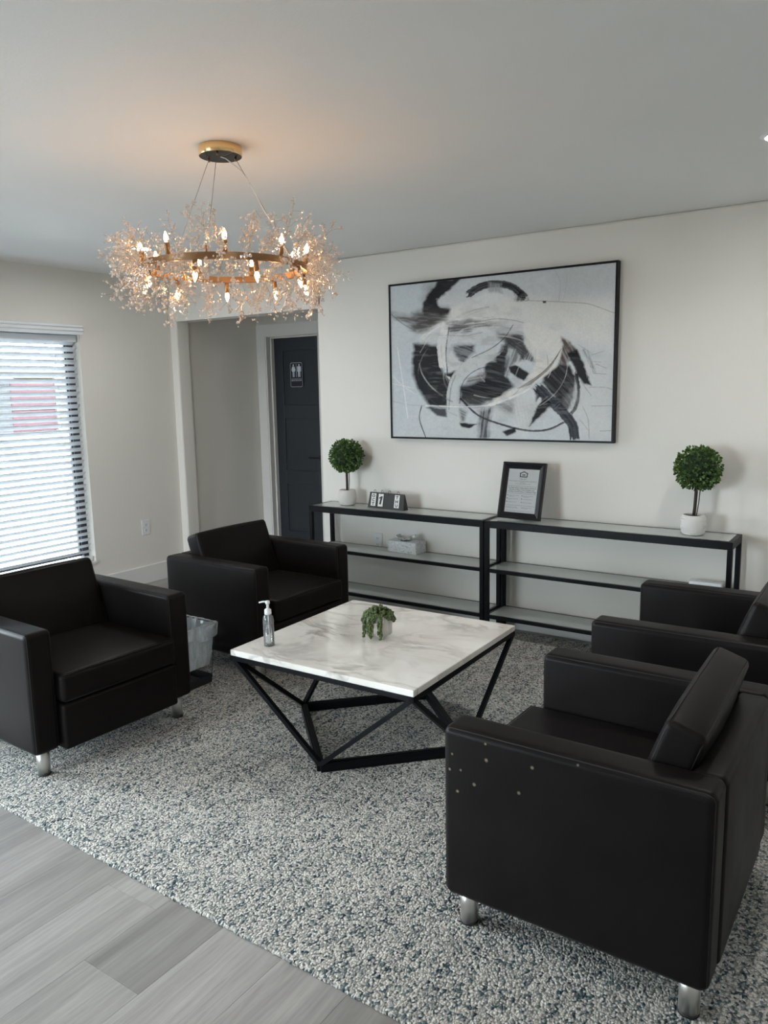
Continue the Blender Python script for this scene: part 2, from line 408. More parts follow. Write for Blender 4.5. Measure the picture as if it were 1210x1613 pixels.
# baseboards
BH = .145
def baseboard(name, a, b, n):
    a, b, n = Vector(a), Vector(b), Vector(n); d = (b - a)
    prof = [(0, 0), (.014, 0), (.014, BH - .006), (.010, BH), (0, BH)]
    vs = [p + n * q + Vector((0, 0, z)) for p in (a, b) for q, z in prof]; k = len(prof)
    fs = [(i, (i + 1) % k, (i + 1) % k + k, i + k) for i in range(k)] + [tuple(range(k)), tuple(range(2 * k - 1, k - 1, -1))]
    return struct(MB().add(vs, fs).build(name, 'trim_paint'))
baseboard('baseboard_left', (0, FY, 0), (0, 0, 0), (1, 0, 0))
baseboard('baseboard_back', (OX1 + .01, 0, 0), (RX, 0, 0), (0, -1, 0))
baseboard('baseboard_right', (RX, 0, 0), (RX, FY, 0), (-1, 0, 0))
baseboard('baseboard_hall', (0, T, 0), (0, HD, 0), (1, 0, 0))

# door casing, jamb and restroom door
m = MB()
m.bbox(.004, DX0 - .004, HD - .018, HD, 0, 2.15, .003); m.bbox(DX1 + .006, DX1 + .11, HD - .018, HD, 0, 2.15, .003); m.bbox(DX0 - .006, DX1 + .008, HD - .018, HD, 2.042, 2.15, .003)
struct(m.build('trim_1', 'trim_paint'))
m = MB()
m.bbox(DX0 - .006, DX0 + .008, HD - .012, HD + .14, 0, 2.045, .002); m.bbox(DX0 + .004, DX0 + .02, HD + .045, HD + .085, 0, 2.04, .002)
m.bbox(DX1 - .008, DX1 + .006, HD - .012, HD + .14, 0, 2.045, .002); m.bbox(DX0, DX1, HD - .012, HD + .14, 2.034, 2.046, .002); m.bbox(DX0, DX1, HD + .045, HD + .085, 2.022, 2.036, .002)
struct(m.build('trim_2', 'trim_paint'))
dr = bpy.data.objects.new('door_1', None); COL.objects.link(dr); dr.location = (DX0 + .011, HD + .087, .008); struct(dr)
dr['label'] = 'dark charcoal three panel restroom door at the end of the hall recess'
DW, DH = DX1 - DX0 - .022, 2.014
for x0, x1 in ((0, .105), (DW - .105, DW)): MB().bbox(x0, x1, 0, .035, 0, DH, .002).build('stile', 'door_paint', dr)
rails = [(0, .20), (.66, .79), (1.28, 1.40), (DH - .11, DH)]
for z0, z1 in rails: MB().bbox(.105, DW - .105, 0, .035, z0, z1, .002).build('rail', 'door_paint', dr)
for (a, b), (c, d) in zip(rails, rails[1:]): MB().box(.10, DW - .10, .011, .026, b - .005, c + .005).build('door_panel', 'door_paint', dr)
hd = MB(); hx = DW - .062
hd.bbox(hx - .028, hx + .028, -.008, 0, .89, .946, .002); hd.tube([(hx, -.006, .918), (hx, -.045, .918)], .009, 10); hd.bbox(hx - .115, hx + .010, -.054, -.042, .909, .927, .003)
hd.build('door_handle', 'handle_black', dr)

# windows on the left wall
def window(name, y0, y1):
    w = bpy.data.objects.new(name, None); COL.objects.link(w); w.location = (-.105, y0, WZ[0]); struct(w)
    L, h = y1 - y0, WZ[1] - WZ[0]; md = L / 2
    f = MB(); b = .045
    for q in ((0, b, 0, h), (L - b, L, 0, h), (b, L - b, 0, .02), (b, L - b, h - b, h), (md - .025, md + .025, b, h - b)): f.bbox(-.025, .025, q[0], q[1], q[2], q[3], .003)
    f.build('window_frame', 'window_bronze', w)
    for (a, c) in ((b, md - .025), (md + .025, L - b)):
        s = MB()
        for q in ((a + .012, a + .027, b, h - b), (c - .027, c - .012, b, h - b), (a + .012, c - .012, b, b + .02), (a + .012, c - .012, h - b - .02, h - b)): s.bbox(-.012, .016, q[0], q[1], q[2], q[3], .002)
        s.build('sash', 'window_bronze', w)
        g = MB()
        for q in ((a, a + .012, b, h - b), (c - .012, c, b, h - b)): g.box(-.010, .010, q[0], q[1], q[2], q[3])
        g.build('seal', 'window_grey', w)
        MB().box(-.003, .003, a + .02, c - .02, b, h - b).build('pane', 'window_glass', w)
    MB().bbox(.030, .118, -.001, L + .001, -.018, .004, .004).build('window_sill', 'trim_paint', w)
    return w
window('window_1', *W1); window('window_2', *W2)
# invented glazing behind the camera, lets fill daylight into the room
w = bpy.data.objects.new('fill_opening', None); COL.objects.link(w); w.location = (FILL_X[0], FY - .09, 0); struct(w)
L = FILL_X[1] - FILL_X[0]; f = MB()
for q in ((0, .05, 0, 2.12), (L - .05, L, 0, 2.12), (L / 2 - .05, L / 2 + .05, 0, 2.12), (.05, L - .05, 2.06, 2.12), (.05, L - .05, 0, .12)): f.bbox(q[0], q[1], -.025, .025, q[2], q[3], .004)
f.build('fill_frame', 'window_bronze', w)
for a, c in ((.05, L / 2 - .05), (L / 2 + .05, L - .05)): MB().box(a, c, -.003, .003, .12, 2.06).build('pane', 'window_glass', w)

# faux-wood blind in the near window
bl = thing('window_blind', 'white horizontal slat blind hanging in the window on the left wall', 'blind', (-.045, W1[0], WZ[0]))
L = W1[1] - W1[0]
v = MB(); v.bbox(.050, .118, -.02, L - .006, 1.702, 1.772, .006); v.tube([(.119, -.02, 1.726), (.119, L - .006, 1.726)], .004, 6); v.tube([(.119, -.02, 1.752), (.119, L - .006, 1.752)], .004, 6)
v.build('valance', 'blind_white', bl)
MB().bbox(-.03, .03, .012, L - .012, 1.655, 1.70, .003).build('headrail', 'blind_white', bl)
tl = math.radians(35)
sm = MB(); n = 5; vs = []
for yy in (0, L - .03):
    for k in range(n):
        t = (k / (n - 1) - .5) * .050; cv = .0022 * (1 - (t / .025) ** 2)
        vs += [(t * math.cos(tl) - cv * math.sin(tl), yy, t * math.sin(tl) + cv * math.cos(tl) + dz) for dz in (-.0014, .0014)]
q = 2 * n; fs = []
for k in range(n - 1):
    a = 2 * k; fs += [(a, a + 2, a + 2 + q, a + q), (a + 1, a + 1 + q, a + 3 + q, a + 3)]
    fs += [(a, a + 1, a + 3, a + 2), (a + q, a + 2 + q, a + 3 + q, a + 1 + q)]
fs += [(0, q, q + 1, 1), (q - 2, q - 1, 2 * q - 1, 2 * q - 2)]
sme = MB().add(vs, fs).mesh('slat', 'blind_white')
for k in range(35): link('slat', sme, None, bl, (0, .015, .080 + .0461 * k))
MB().bbox(-.027, .027, .012, L - .012, .010, .042, .004).build('bottom_rail', 'blind_white', bl)
for yy in (.28, .92, L - .19):
    MB().tube([(.026, yy, .02), (.026, yy, 1.66)], .0012, 5).tube([(-.026, yy, .02), (-.026, yy, 1.66)], .0012, 5).build('ladder_cord', 'blind_white', bl)

# outlets
def outlet(label, loc, rz):
    t = thing('wall_outlet', label, 'outlet', loc, rz)
    MB().bbox(-.038, .038, -.006, 0, -.06, .06, .003).build('cover_plate', 'white_plastic', t)
    for z in (-.022, .022):
        r = MB().bbox(-.016, .016, -.009, -.004, z - .014, z + .014, .003).build('receptacle', 'white_plastic', t)
        MB().box(-.008, -.005, -.0095, -.006, z - .003, z + .007).box(.005, .008, -.0095, -.006, z - .003, z + .007).box(-.002, .002, -.0095, -.006, z - .010, z - .006).build('slot', 'slot_dark', r)
outlet('white wall outlet on the grey wall beside the window', (0, -.386, .46), PI / 2)
outlet('white wall outlet seen through the console above its middle shelf', (2.047, 0, .472), 0)

# recessed ceiling lights
def downlight(label, x, y):
    t = thing('recessed_light', label, 'ceiling light', (x, y, H), 0, 'recessed ceiling lights')
    MB().lathe([(.056, -.001), (.060, -.007), (.072, -.006), (.080, 0)], 32, cap0=False, cap1=False).build('trim_ring', 'white_plastic', t)
    MB().lathe([(.0, -.003), (.030, -.003), (.057, -.002)], 32, cap0=False, cap1=False).build('lens', 'downlight_glow', t)
downlight('round recessed ceiling light behind the chandelier branches', 1.054, -1.112)
downlight('round recessed ceiling light at the right edge of the ceiling', 4.668, -1.108)
for dx_, dy_, dl in ((1.70, -4.60, 'unseen recessed fill light added over the floor left of the rug'), (4.668, -3.70, 'unseen recessed fill light added above the nearest armchair')): downlight(dl, dx_, dy_)  # unseen lights added to brighten the upward faces

# ------------------------------------------------------------------ outside
struct(MB().box(-60, -T - .02, -30, 50, -.30, -.18).box(-T - .02, 30, -30, FY - T - .02, -.30, -.18).build('floor_outside', 'concrete'))
g = MB().box(-27.0, -18.5, 7.0, 12.6, -.18, -.12).build('grass_strip', 'grass'); tag(g, 'strip of green lawn outside beyond the window blind', 'grass', kind='stuff')
bd = thing('building', 'low building with a red garage door across the street', 'building', (-30, 14.5, -.18))
MB().box(-6, 0, -9, 1.7, 0, 2.5).build('wall', 'siding_grey', bd); MB().box(-6, .05, 4.0, 4.9, 0, 3.0).build('beige_wall', 'siding_beige', bd)
MB().box(-6, .02, 1.7, 4.0, 2.55, 3.0).build('lintel', 'siding_beige', bd)
for k in range(5): MB().bbox(-.05, .0, 1.72, 4.0, .02 + k * .5, .50 + k * .5, .02).build('garage_panel', 'garage_red', bd)
for y in (-7.5, -4.8, -2.2): MB().box(-.02, .03, y, y + 1.2, 1.0, 2.1).build('window', 'dark_pane', bd)
MB().add([(.4, -9.3, 2.5), (.4, 1.75, 2.5), (-6.2, 1.75, 2.5), (-6.2, -9.3, 2.5), (-3, -8, 3.5), (-3, 1.0, 3.5)], [(0, 1, 5, 4), (2, 3, 4, 5), (1, 2, 5), (3, 0, 4), (3, 2, 1, 0)]).build('roof', 'roof_dark', bd)

# ------------------------------------------------------------------ rug
RT = .010
rg = thing('area_rug', 'large cream and blue grey looped area rug under the armchairs', 'rug', (2.358, -3.022, 0), -.0167)
rx0, rx1, ry1 = -.93, 3.10, 2.955
rug_m = MB()
nx = 90
rug_m.rbox(((rx0 + rx1) / 2, ry1 / 2, RT / 2), ((rx1 - rx0) / 2, ry1 / 2, RT / 2), .0045, 3)
rug_m.build('rug_body', 'rug_loops', rg)
rr = random.Random(5); e = MB()
x = rx0
while x < rx1:
    e.ico((x, rr.uniform(-.002, .003), rr.uniform(.0030, .0052)), rr.uniform(.0040, .0056), 1, (1.15, 1, .8), True); x += rr.uniform(.006, .0095)
eo = e.build('edge_loops', 'rug_loops', rg); eo['kind'] = 'stuff'

# ------------------------------------------------------------------ armchairs
CW, CD, HA, HL, WA, ZS = .799, .714, .621, .116, .112, .432
iw = CW / 2 - WA
def loop_rect(u0, u1, z0, z1, r, v, seg=4):
    pts = []
    for (cu, cz, a0) in ((u1 - r, z1 - r, 0), (u0 + r, z1 - r, 90), (u0 + r, z0 + r, 180), (u1 - r, z0 + r, 270)):
        for k in range(seg + 1):
            a = math.radians(a0 + 90 * k / seg); pts.append((cu + r * math.cos(a), v, cz + r * math.sin(a)))
    return pts
arm_me = MB().rbox((0, 0, (HA + HL) / 2), (CD / 2, WA / 2, (HA - HL) / 2), .022, 4, 5, None, (.0, .004, .003)).mesh('arm', 'leather')
pp = MB()
for sv in (-1, 1): pp.tube(loop_rect(-CD / 2 + .005, CD / 2 - .005, HL + .005, HA - .0045, .02, sv * (WA / 2 - .0085)), .0016, 5, closed=True)
arm_pipe = pp.mesh('piping', 'seam_thread')
bt = .088
back_me = MB().rbox((-CD / 2 + bt / 2 - .004, 0, (HA + HL) / 2), (bt / 2, iw + .012, (HA - HL) / 2 - .002), .02, 4, 4, None, (.004, 0, .003)).mesh('backrest', 'leather')
su0, su1 = -CD / 2 + bt - .02, CD / 2 + .040
seat_me = MB().rbox(((su0 + su1) / 2, 0, (ZS + .312) / 2), ((su1 - su0) / 2, iw - .001, (ZS - .312) / 2), .022, 4, 7, None, (.006, 0, .012)).mesh('seat_cushion', 'leather')
pp = MB(); pl = []
pp.tube([(su1 - .007, -iw + .012, ZS - .005), (su1 - .006, -iw / 2, ZS - .0035), (su1 - .006, 0, ZS - .003), (su1 - .006, iw / 2, ZS - .0035), (su1 - .007, iw - .012, ZS - .005)], .0018, 5)
pp.tube([(su1 - .0065, -iw + .012, .317), (su1 - .0065, iw - .012, .317)], .0016, 5)
seat_pipe = pp.mesh('piping', 'seam_thread')
apron_me = MB().rbox((su1 - .05, 0, (.304 + HL - .004) / 2), (.045, iw - .002, (.304 - HL + .004) / 2), .012, 3, 3, None, (.003, 0, 0)).mesh('front_panel', 'leather')
base_me = MB().box(-CD / 2 + .03, su1 - .06, -iw, iw, HL + .01, .308).mesh('seat_base', 'leather')
lean = math.radians(19)
ct, chh = .105, .345
Mc = Matrix.Translation(Vector((-.098, 0, ZS - .010))) @ Matrix.Rotation(-lean, 4, 'Y')
# local cushion frame: x thickness (front at 0), z up
cush_me = MB().rbox((-ct / 2, 0, chh / 2), (ct / 2, iw - .004, chh / 2), .020, 4, 6, Mc, (.016, .004, .008)).mesh('back_cushion', 'leather')
pp = MB()
for xo in (-.008, -ct + .008):
    pts = [Mc @ Vector((xo, p[0], p[2])) for p in loop_rect(-iw + .008, iw - .008, .006, chh - .002, .024, 0)]
    pp.tube(pts, .0018, 5, closed=True)
pp.tube([Mc @ Vector((.001 + .013 * (1 - (k / 5 - 1) ** 2), -iw + .02 + k * (iw - .02) / 5, chh * .46)) for k in range(11)], .0012, 4)
cush_pipe = pp.mesh('piping', 'seam_thread')
leg_me = MB().lathe([(.0255, .010), (.0255, HL + .004)], 24).mesh('leg', 'chrome'); gl_me = MB().lathe([(.022, 0), (.0265, .002), (.0265, .010)], 20).mesh('glide', 'glide_rubber')
def armchair(label, x, y, rz, arm_mats=None, roll=0.):
    t = thing('armchair', label, 'armchair', (x, y, RT), rz, 'dark leather armchairs around the coffee table')
    for k, s in enumerate((-1, 1)):
        me = arm_me
        if arm_mats and arm_mats[k]: me = arm_me.copy(); me.materials.clear(); me.materials.append(MATS[arm_mats[k]])
        a = link('arm', me, None, t, (0, s * (CW / 2 - WA / 2), -RT)); link('piping', arm_pipe, None, a)
    for nm, me in (('backrest', back_me), ('seat_base', base_me), ('front_panel', apron_me)): link(nm, me, None, t, (0, 0, -RT))
    s = link('seat_cushion', seat_me, None, t, (0, 0, -RT)); link('piping', seat_pipe, None, s)
    c = link('back_cushion', cush_me, None, t, (0, 0, -RT)); link('piping', cush_pipe, None, c)
    if roll: c.rotation_euler = (roll, 0, 0); c.location = (0, .58 * math.sin(roll), -RT)
    for u in (-1, 1):
        for s in (-1, 1):
            l = link('leg', leg_me, None, t, (u * (CD / 2 - .052), s * (CW / 2 - .058), 0)); link('glide', gl_me, None, l)
    return t
hv = WA / 2
mk_leather('spotted_leather', [(.327, hv, .545, .0045), (.335, hv, .498, .0050), (.300, hv, .505, .0045), (.225, hv, .600, .0045), (.222, hv, .555, .0065), (.258, hv, .475, .0065), (.100, hv - .01, .610, .004), (.090, hv, .570, .006), (.126, hv, .490, .0065), (-.03, hv, .610, .005), (.015, hv, .500, .003), (.31, hv, .44, .0055)])
armchair('dark leather armchair in front of the window blind, facing the marble table', 2.0047, -2.4442, math.radians(-1.66))
armchair('dark leather armchair nearest the restroom door, behind the waste bin', 2.0027, -1.1703, math.radians(-.94))
armchair('nearest dark leather armchair, pale specks on its near arm, seen from behind', 4.4835, -2.3047, PI + math.radians(-.42), (None, 'spotted_leather'), -.055)
armchair('dark leather armchair cut off by the right edge, beside the right console table', 4.4908, -1.1485, PI + math.radians(.35))

# ------------------------------------------------------------------ coffee table
tx, ty, TS, TH = 3.2370, -1.7335, .914, .4525
ct_ = thing('coffee_table', 'square white marble coffee table on a black geometric metal base', 'table', (tx, ty, RT), math.radians(1.1))
h = TS / 2; z1 = TH - .026 - RT
MB().bbox(-h, h, -h, h, z1, TH - RT, .003).build('marble_top', 'marble', ct_)
q = h - .010; tw = .020
fr = MB()
for a, b in (((-q, -q), (q, -q)), ((q, -q), (q, q)), ((q, q), (-q, q)), ((-q, q), (-q, -q))):
    d = Vector((b[0] - a[0], b[1] - a[1], 0)).normalized() * tw / 2
    fr.bar(Vector((*a, z1 - tw / 2)) - d, Vector((*b, z1 - tw / 2)) + d, tw)
fr.build('top_frame', 'black_metal', ct_)
bq = h - .018; bv = [(0, -bq), (bq, 0), (0, bq), (-bq, 0)]
for k in range(4):
    a, b = Vector((*bv[k], .019)), Vector((*bv[(k + 1) % 4], .019))
    o = MB().bar(a, b, .030, .038); d = (b - a).normalized()
    o.bar(a + Vector((0, 0, .019)), b + Vector((0, 0, .019)), .014, .006); o.build('base_bar', 'black_metal', ct_)
cs = [(-q, -q), (q, -q), (q, q), (-q, q)]; con = {0: (0, 3), 1: (0, 1), 2: (1, 2), 3: (2, 3)}
for k, (cx, cy) in enumerate(cs):
    for j in con[k]:
        MB().bar((cx, cy, z1 - .014), (bv[j][0], bv[j][1], .030), .019).build('leg', 'black_metal', ct_)

# ------------------------------------------------------------------ console tables
def console(label, x0, x1):
    t = thing('console_table', label, 'console table', (x0, 0, RT), 0, 'black metal and glass console tables along the wall')
    y0, y1, zt = -.2866, -.026, .7414 - RT; L = x1 - x0; lw = .026; rt = .042
    for x in (lw / 2, L - lw / 2):
        for y in (y0 + lw / 2, y1 - lw / 2):
            MB().bbox(x - lw / 2, x + lw / 2, y - lw / 2, y + lw / 2, 0, zt - rt, .002).build('leg', 'black_metal', t)
    for y, n in ((y0 + lw / 2, 'front'), (y1 - lw / 2, 'back')): MB().bbox(0, L, y - lw / 2, y + lw / 2, zt - rt, zt, .0025).build('top_rail', 'black_metal', t)
    for x in (lw / 2, L - lw / 2): MB().bbox(x - lw / 2, x + lw / 2, y0 + lw, y1 - lw, zt - rt, zt, .0025).build('top_rail', 'black_metal', t)
    MB().box(lw - .004, L - lw + .004, y0 + lw - .004, y1 - lw + .004, zt - .007, zt).build('glass_top', 'shelf_glass', t)
    for z in (.4441 - RT, .1535 - RT):
        for y in (y0 + lw / 2, y1 - lw / 2): MB().bbox(lw, L - lw, y - .010, y + .010, z - .022, z, .002).build('shelf_rail', 'black_metal', t)
        for x in (lw / 2, L - lw / 2): MB().bbox(x - .010, x + .010, y0 + lw, y1 - lw, z - .022, z, .002).build('shelf_rail', 'black_metal', t)
        MB().box(lw - .004, L - lw + .004, y0 + lw - .006, y1 - lw + .006, z - .007, z).build('glass_shelf', 'shelf_glass', t)
console('black metal and glass console table nearest the restroom door, holding the desk calendar', 1.6545, 3.0225)
console('black metal and glass console table on the right, holding the framed notice', 3.030, 4.4287)

# ------------------------------------------------------------------ wall art: paint is laid stroke by stroke into a colour attribute
PX0, PX1, PZ0, PZ1 = 2.2, 3.7268, 1.2089, 2.2205
art = thing('wall_art', 'large abstract black and white painting in a thin black frame', 'painting', (PX0, 0, PZ0))
PWD, PHT = PX1 - PX0, PZ1 - PZ0
f = MB(); fw, fd = .012, .045
f.box(0, fw, -fd, 0, 0, PHT).box(PWD - fw, PWD, -fd, 0, 0, PHT).box(fw, PWD - fw, -fd, 0, 0, fw).box(fw, PWD - fw, -fd, 0, PHT - fw, PHT).box(fw, PWD - fw, -.008, -.002, fw, PHT - fw)
f.build('frame', 'frame_black', art)
def vnoise(x, y, seed):
    xi = np.floor(x).astype(np.int64); yi = np.floor(y).astype(np.int64); fx = x - xi; fy = y - yi
    def hsh(a, b):
        n = (a * 374761393 + b * 668265263 + seed * 974711) & 0x7fffffff
        n = ((n ^ (n >> 13)) * 1274126177) & 0x7fffffff
        return ((n ^ (n >> 16)) & 0xffff) / 65535.0
    sx = fx * fx * (3 - 2 * fx); s_y = fy * fy * (3 - 2 * fy)
    a = hsh(xi, yi) * (1 - sx) + hsh(xi + 1, yi) * sx; b = hsh(xi, yi + 1) * (1 - sx) + hsh(xi + 1, yi + 1) * sx
    return a * (1 - s_y) + b * s_y
def fbm(x, y, seed, o=4):
    r = 0; a = .5
    for k in range(o): r = r + a * vnoise(x * 2 ** k, y * 2 ** k, seed + k * 17); a *= .5
    return r / (1 - .5 ** o)
def paint_colours(NX, NY):
    src = np.array([(72, 183), (1117, 65), (1093, 903), (82, 888)], float); dst = np.array([(0, 1), (1, 1), (1, 0), (0, 0)], float)
    A = []
    for (x, y), (u, v) in zip(dst, src): A += [[x, y, 1, 0, 0, 0, -u * x, -u * y], [0, 0, 0, x, y, 1, -v * x, -v * y]]
    hmg = np.append(np.linalg.solve(np.array(A), src.ravel()), 1).reshape(3, 3)
    U, V = np.meshgrid(np.linspace(0, 1, NX), np.linspace(0, 1, NY))
    w = hmg[2, 0] * U + hmg[2, 1] * V + 1
    X = (hmg[0, 0] * U + hmg[0, 1] * V + hmg[0, 2]) / w; Y = (hmg[1, 0] * U + hmg[1, 1] * V + hmg[1, 2]) / w
    C = np.zeros((NY, NX, 3)); base = fbm(X / 180, Y / 180, 3)
    C[:] = np.array((.56, .585, .61)); C += (base[..., None] - .5) * .14; C += (fbm(X / 14, Y / 14, 9, 3)[..., None] - .5) * .07
    K = (.007, .007, .010); Wt = (.78, .77, .755); G = (.17, .17, .175); LG = (.42, .43, .44); BR = (.085, .055, .042)
    seed = [20]
    def area(pts, pad):
        p = np.array(pts, float); m_ = (X > p[:, 0].min() - pad) & (X < p[:, 0].max() + pad) & (Y > p[:, 1].min() - pad) & (Y < p[:, 1].max() + pad)
        r_ = np.where(m_.any(1))[0]; c_ = np.where(m_.any(0))[0]
        return (slice(r_[0], r_[-1] + 1), slice(c_[0], c_[-1] + 1))
    XX, YY = X, Y
    def put(col, al, sl):
        C[sl] = C[sl] * (1 - al[..., None]) + np.array(col) * al[..., None]
    def poly(pts, col, soft=5, rough=9, op=.97, dry=0., ang=0.):
        seed[0] += 3; sl = area(pts, soft + rough + 8); X, Y = XX[sl], YY[sl]
        wx = X + (fbm(X / 44, Y / 30, seed[0], 5) - .5) * rough * 2.4; wy = Y + (fbm(X / 44, Y / 30, seed[0] + 1, 5) - .5) * rough * 2.4
        inside = np.zeros(X.shape, bool); d = np.full(X.shape, 1e9)
        for (x1, y1), (x2, y2) in zip(pts, pts[1:] + pts[:1]):
            c = ((y1 > wy) != (y2 > wy)) & (wx < (x2 - x1) * (wy - y1) / ((y2 - y1) if y2 != y1 else 1e-9) + x1); inside ^= c
            t = np.clip(((wx - x1) * (x2 - x1) + (wy - y1) * (y2 - y1)) / ((x2 - x1) ** 2 + (y2 - y1) ** 2 + 1e-9), 0, 1)
            d = np.minimum(d, np.hypot(wx - x1 - t * (x2 - x1), wy - y1 - t * (y2 - y1)))
        s = np.where(inside, d, -d); al = np.clip(s / soft * .5 + .5, 0, 1) * op
        if dry:
            ca, sa = math.cos(ang), math.sin(ang); a = X * ca + Y * sa; b = -X * sa + Y * ca
            n = fbm(a / 85, b / 5.5, seed[0] + 5, 5); al = al * np.clip(1 - dry * np.clip((n - .44) * 6, 0, 1), 0, 1)
        put(col, al, sl)
    def stroke(pts, wd, col, op=.97, dry=0., soft=3., wd2=None):
        seed[0] += 3; P = [np.array(p, float) for p in pts]; sl = area(pts, wd + 30); X, Y = XX[sl], YY[sl]
        Q = [2 * P[0] - P[1]] + P + [2 * P[-1] - P[-2]]; fine = []
        for i in range(1, len(Q) - 2):
            for k in range(8):
                t = k / 8; fine.append(.5 * (2 * Q[i] + (Q[i + 1] - Q[i - 1]) * t + (2 * Q[i - 1] - 5 * Q[i] + 4 * Q[i + 1] - Q[i + 2]) * t * t + (3 * Q[i] - Q[i - 1] - 3 * Q[i + 1] + Q[i + 2]) * t ** 3))
        fine.append(P[-1]); best = np.full(X.shape, 1e9); sg = np.zeros(X.shape); al_ = np.zeros(X.shape); acc = 0.
        tot = sum(np.linalg.norm(b - a) for a, b in zip(fine, fine[1:]))
        for a, b in zip(fine, fine[1:]):
            dv = b - a; l = np.linalg.norm(dv) + 1e-9; t = np.clip(((X - a[0]) * dv[0] + (Y - a[1]) * dv[1]) / l ** 2, 0, 1)
            ex, ey = X - a[0] - t * dv[0], Y - a[1] - t * dv[1]; d = np.hypot(ex, ey); m_ = d < best
            best = np.where(m_, d, best); sg = np.where(m_, np.sign(dv[0] * ey - dv[1] * ex) * d, sg); al_ = np.where(m_, acc + t * l, al_); acc += l
        W_ = wd if wd2 is None else wd + (wd2 - wd) * al_ / tot
        wob = (fbm(X / 12, Y / 12, seed[0], 3) - .5) * min(6, wd * .35)
        al = np.clip((W_ / 2 - best + wob) / soft + .5, 0, 1) * op
        if wd > 10:
            eN = fbm(sg / 4., al_ / 60., seed[0] + 9, 3); e_ = np.minimum(al_, tot - al_); al = al * np.clip((e_ - (eN - .25) * wd * .9) / (wd * .12) + .5, 0, 1)
        if dry:
            n = fbm(al_ / 100, sg / 4.5, seed[0] + 1, 5); al = al * np.clip(1 - dry * np.clip((n - .42) * 6, 0, 1), 0, 1)
        put(col, al, sl)
    # ground tones
    poly([(72, 180), (260, 160), (200, 320), (75, 310)], (.52, .57, .60), 40, 12, .7)
    poly([(330, 250), (700, 230), (1110, 240), (1100, 470), (860, 420), (690, 360), (240, 400)], (.70, .69, .665), 40, 14, .85)
    poly([(830, 100), (1110, 70), (1105, 200), (850, 240)], (.52, .55, .565), 30, 12, .7)
    poly([(80, 500), (180, 470), (230, 740), (90, 880)], (.50, .55, .59), 30, 14, .6)
    poly([(940, 560), (1095, 500), (1092, 900), (950, 890)], (.60, .61, .61), 30, 14, .7)
    poly([(235, 170), (330, 150), (250, 270), (225, 280)], G, 30, 14, .65, .3, 2.2)
    poly([(75, 312), (200, 318), (330, 295), (335, 330), (215, 392), (185, 388), (120, 345)], (.11, .095, .09), 14, 12, .9, .35, .1)
    poly([(300, 150), (396, 147), (345, 205), (290, 250), (300, 275), (348, 288), (335, 315), (230, 318), (222, 262), (268, 190)], K, 6, 9)
    poly([(290, 250), (345, 215), (400, 205), (430, 240), (350, 285), (305, 275)], (.55, .57, .585), 10, 16, .85, .4, .3)
    # arch
    stroke([(428, 224), (468, 193), (520, 172), (580, 168), (640, 183), (700, 235)], 34, K, .97, .1, 4)
    poly([(527, 165), (588, 164), (585, 212), (525, 214)], (.33, .34, .35), 6, 8, .85, .4, 1.5)
    poly([(455, 240), (500, 212), (570, 206), (625, 236), (600, 262), (480, 262)], (.68, .69, .69), 6, 6)
    poly([(640, 205), (690, 195), (708, 243), (650, 244)], K, 6, 12, .9, .6, 1.9)
    # left horseshoe
    poly([(178, 455), (245, 445), (318, 462), (312, 560), (330, 600), (348, 640), (338, 742), (258, 742), (204, 672), (172, 570)], K, 9, 10)
    poly([(350, 462), (460, 446), (468, 490), (412, 540), (388, 520)], (.035, .035, .04), 9, 14, .95, .35, .4)
    poly([(340, 378), (395, 355), (450, 368), (440, 392), (350, 402)], G, 9, 14, .9, .7, -.1)
    stroke([(215, 430), (270, 378), (360, 345), (480, 335), (580, 335)], 20, Wt, .9, .35)
    stroke([(330, 372), (308, 460), (320, 570)], 40, Wt, .95, .2); stroke([(344, 372), (330, 480), (336, 590)], 5, K, .9)
    poly([(340, 480), (380, 520), (390, 560), (345, 585)], (.62, .62, .62), 9, 10, .9, .3, 1.)
    poly([(325, 590), (385, 570), (370, 620), (345, 645)], K, 5, 6); poly([(330, 602), (348, 606), (350, 622)], Wt, 3, 2)
    poly([(200, 425), (330, 400), (560, 410), (540, 450), (230, 455)], (.60, .61, .62), 14, 16, .8, .5, .0)
    poly([(480, 350), (690, 345), (660, 405), (560, 400)], (.50, .50, .50), 14, 16, .7, .8, -.1)
    # centre
    poly([(600, 412), (682, 408), (690, 452), (716, 470), (690, 528), (648, 478), (612, 455)], (.03, .028, .032), 6, 10, .97, .25, .7)
    poly([(585, 450), (618, 440), (604, 600), (640, 655), (560, 715), (440, 735), (396, 702), (400, 655), (505, 622), (515, 545), (555, 536)], K, 8, 10, .97, .12, .2)
    poly([(432, 606), (512, 585), (505, 622), (418, 642)], (.20, .18, .17), 6, 8, .9, .5, -.15)
    poly([(400, 690), (520, 690), (500, 740), (420, 745)], (.14, .14, .145), 14, 10, .7)
    poly([(690, 470), (748, 484), (738, 534), (700, 524)], (.05, .048, .05), 5, 10, .9, .5, 2.0)
    poly([(630, 470), (690, 530), (620, 555), (606, 520)], (.60, .60, .60), 9, 12, .85, .3, 1.)
    poly([(620, 556), (652, 548), (716, 588), (690, 622), (628, 582)], K, 4, 5); stroke([(665, 560), (650, 600)], 3, LG, .7)
    poly([(555, 730), (670, 695), (655, 790), (590, 800)], (.20, .20, .205), 24, 14, .8, .2, .6)
    stroke([(570, 470), (500, 520), (425, 560), (375, 625), (358, 720), (385, 810), (425, 895)], 54, (.56, .58, .58), .95, .25, 4)
    stroke([(600, 592), (520, 560), (450, 585), (405, 640), (392, 730)], 4, K, .7); stroke([(372, 600), (352, 660), (342, 760)], 5, G, .6, .3)
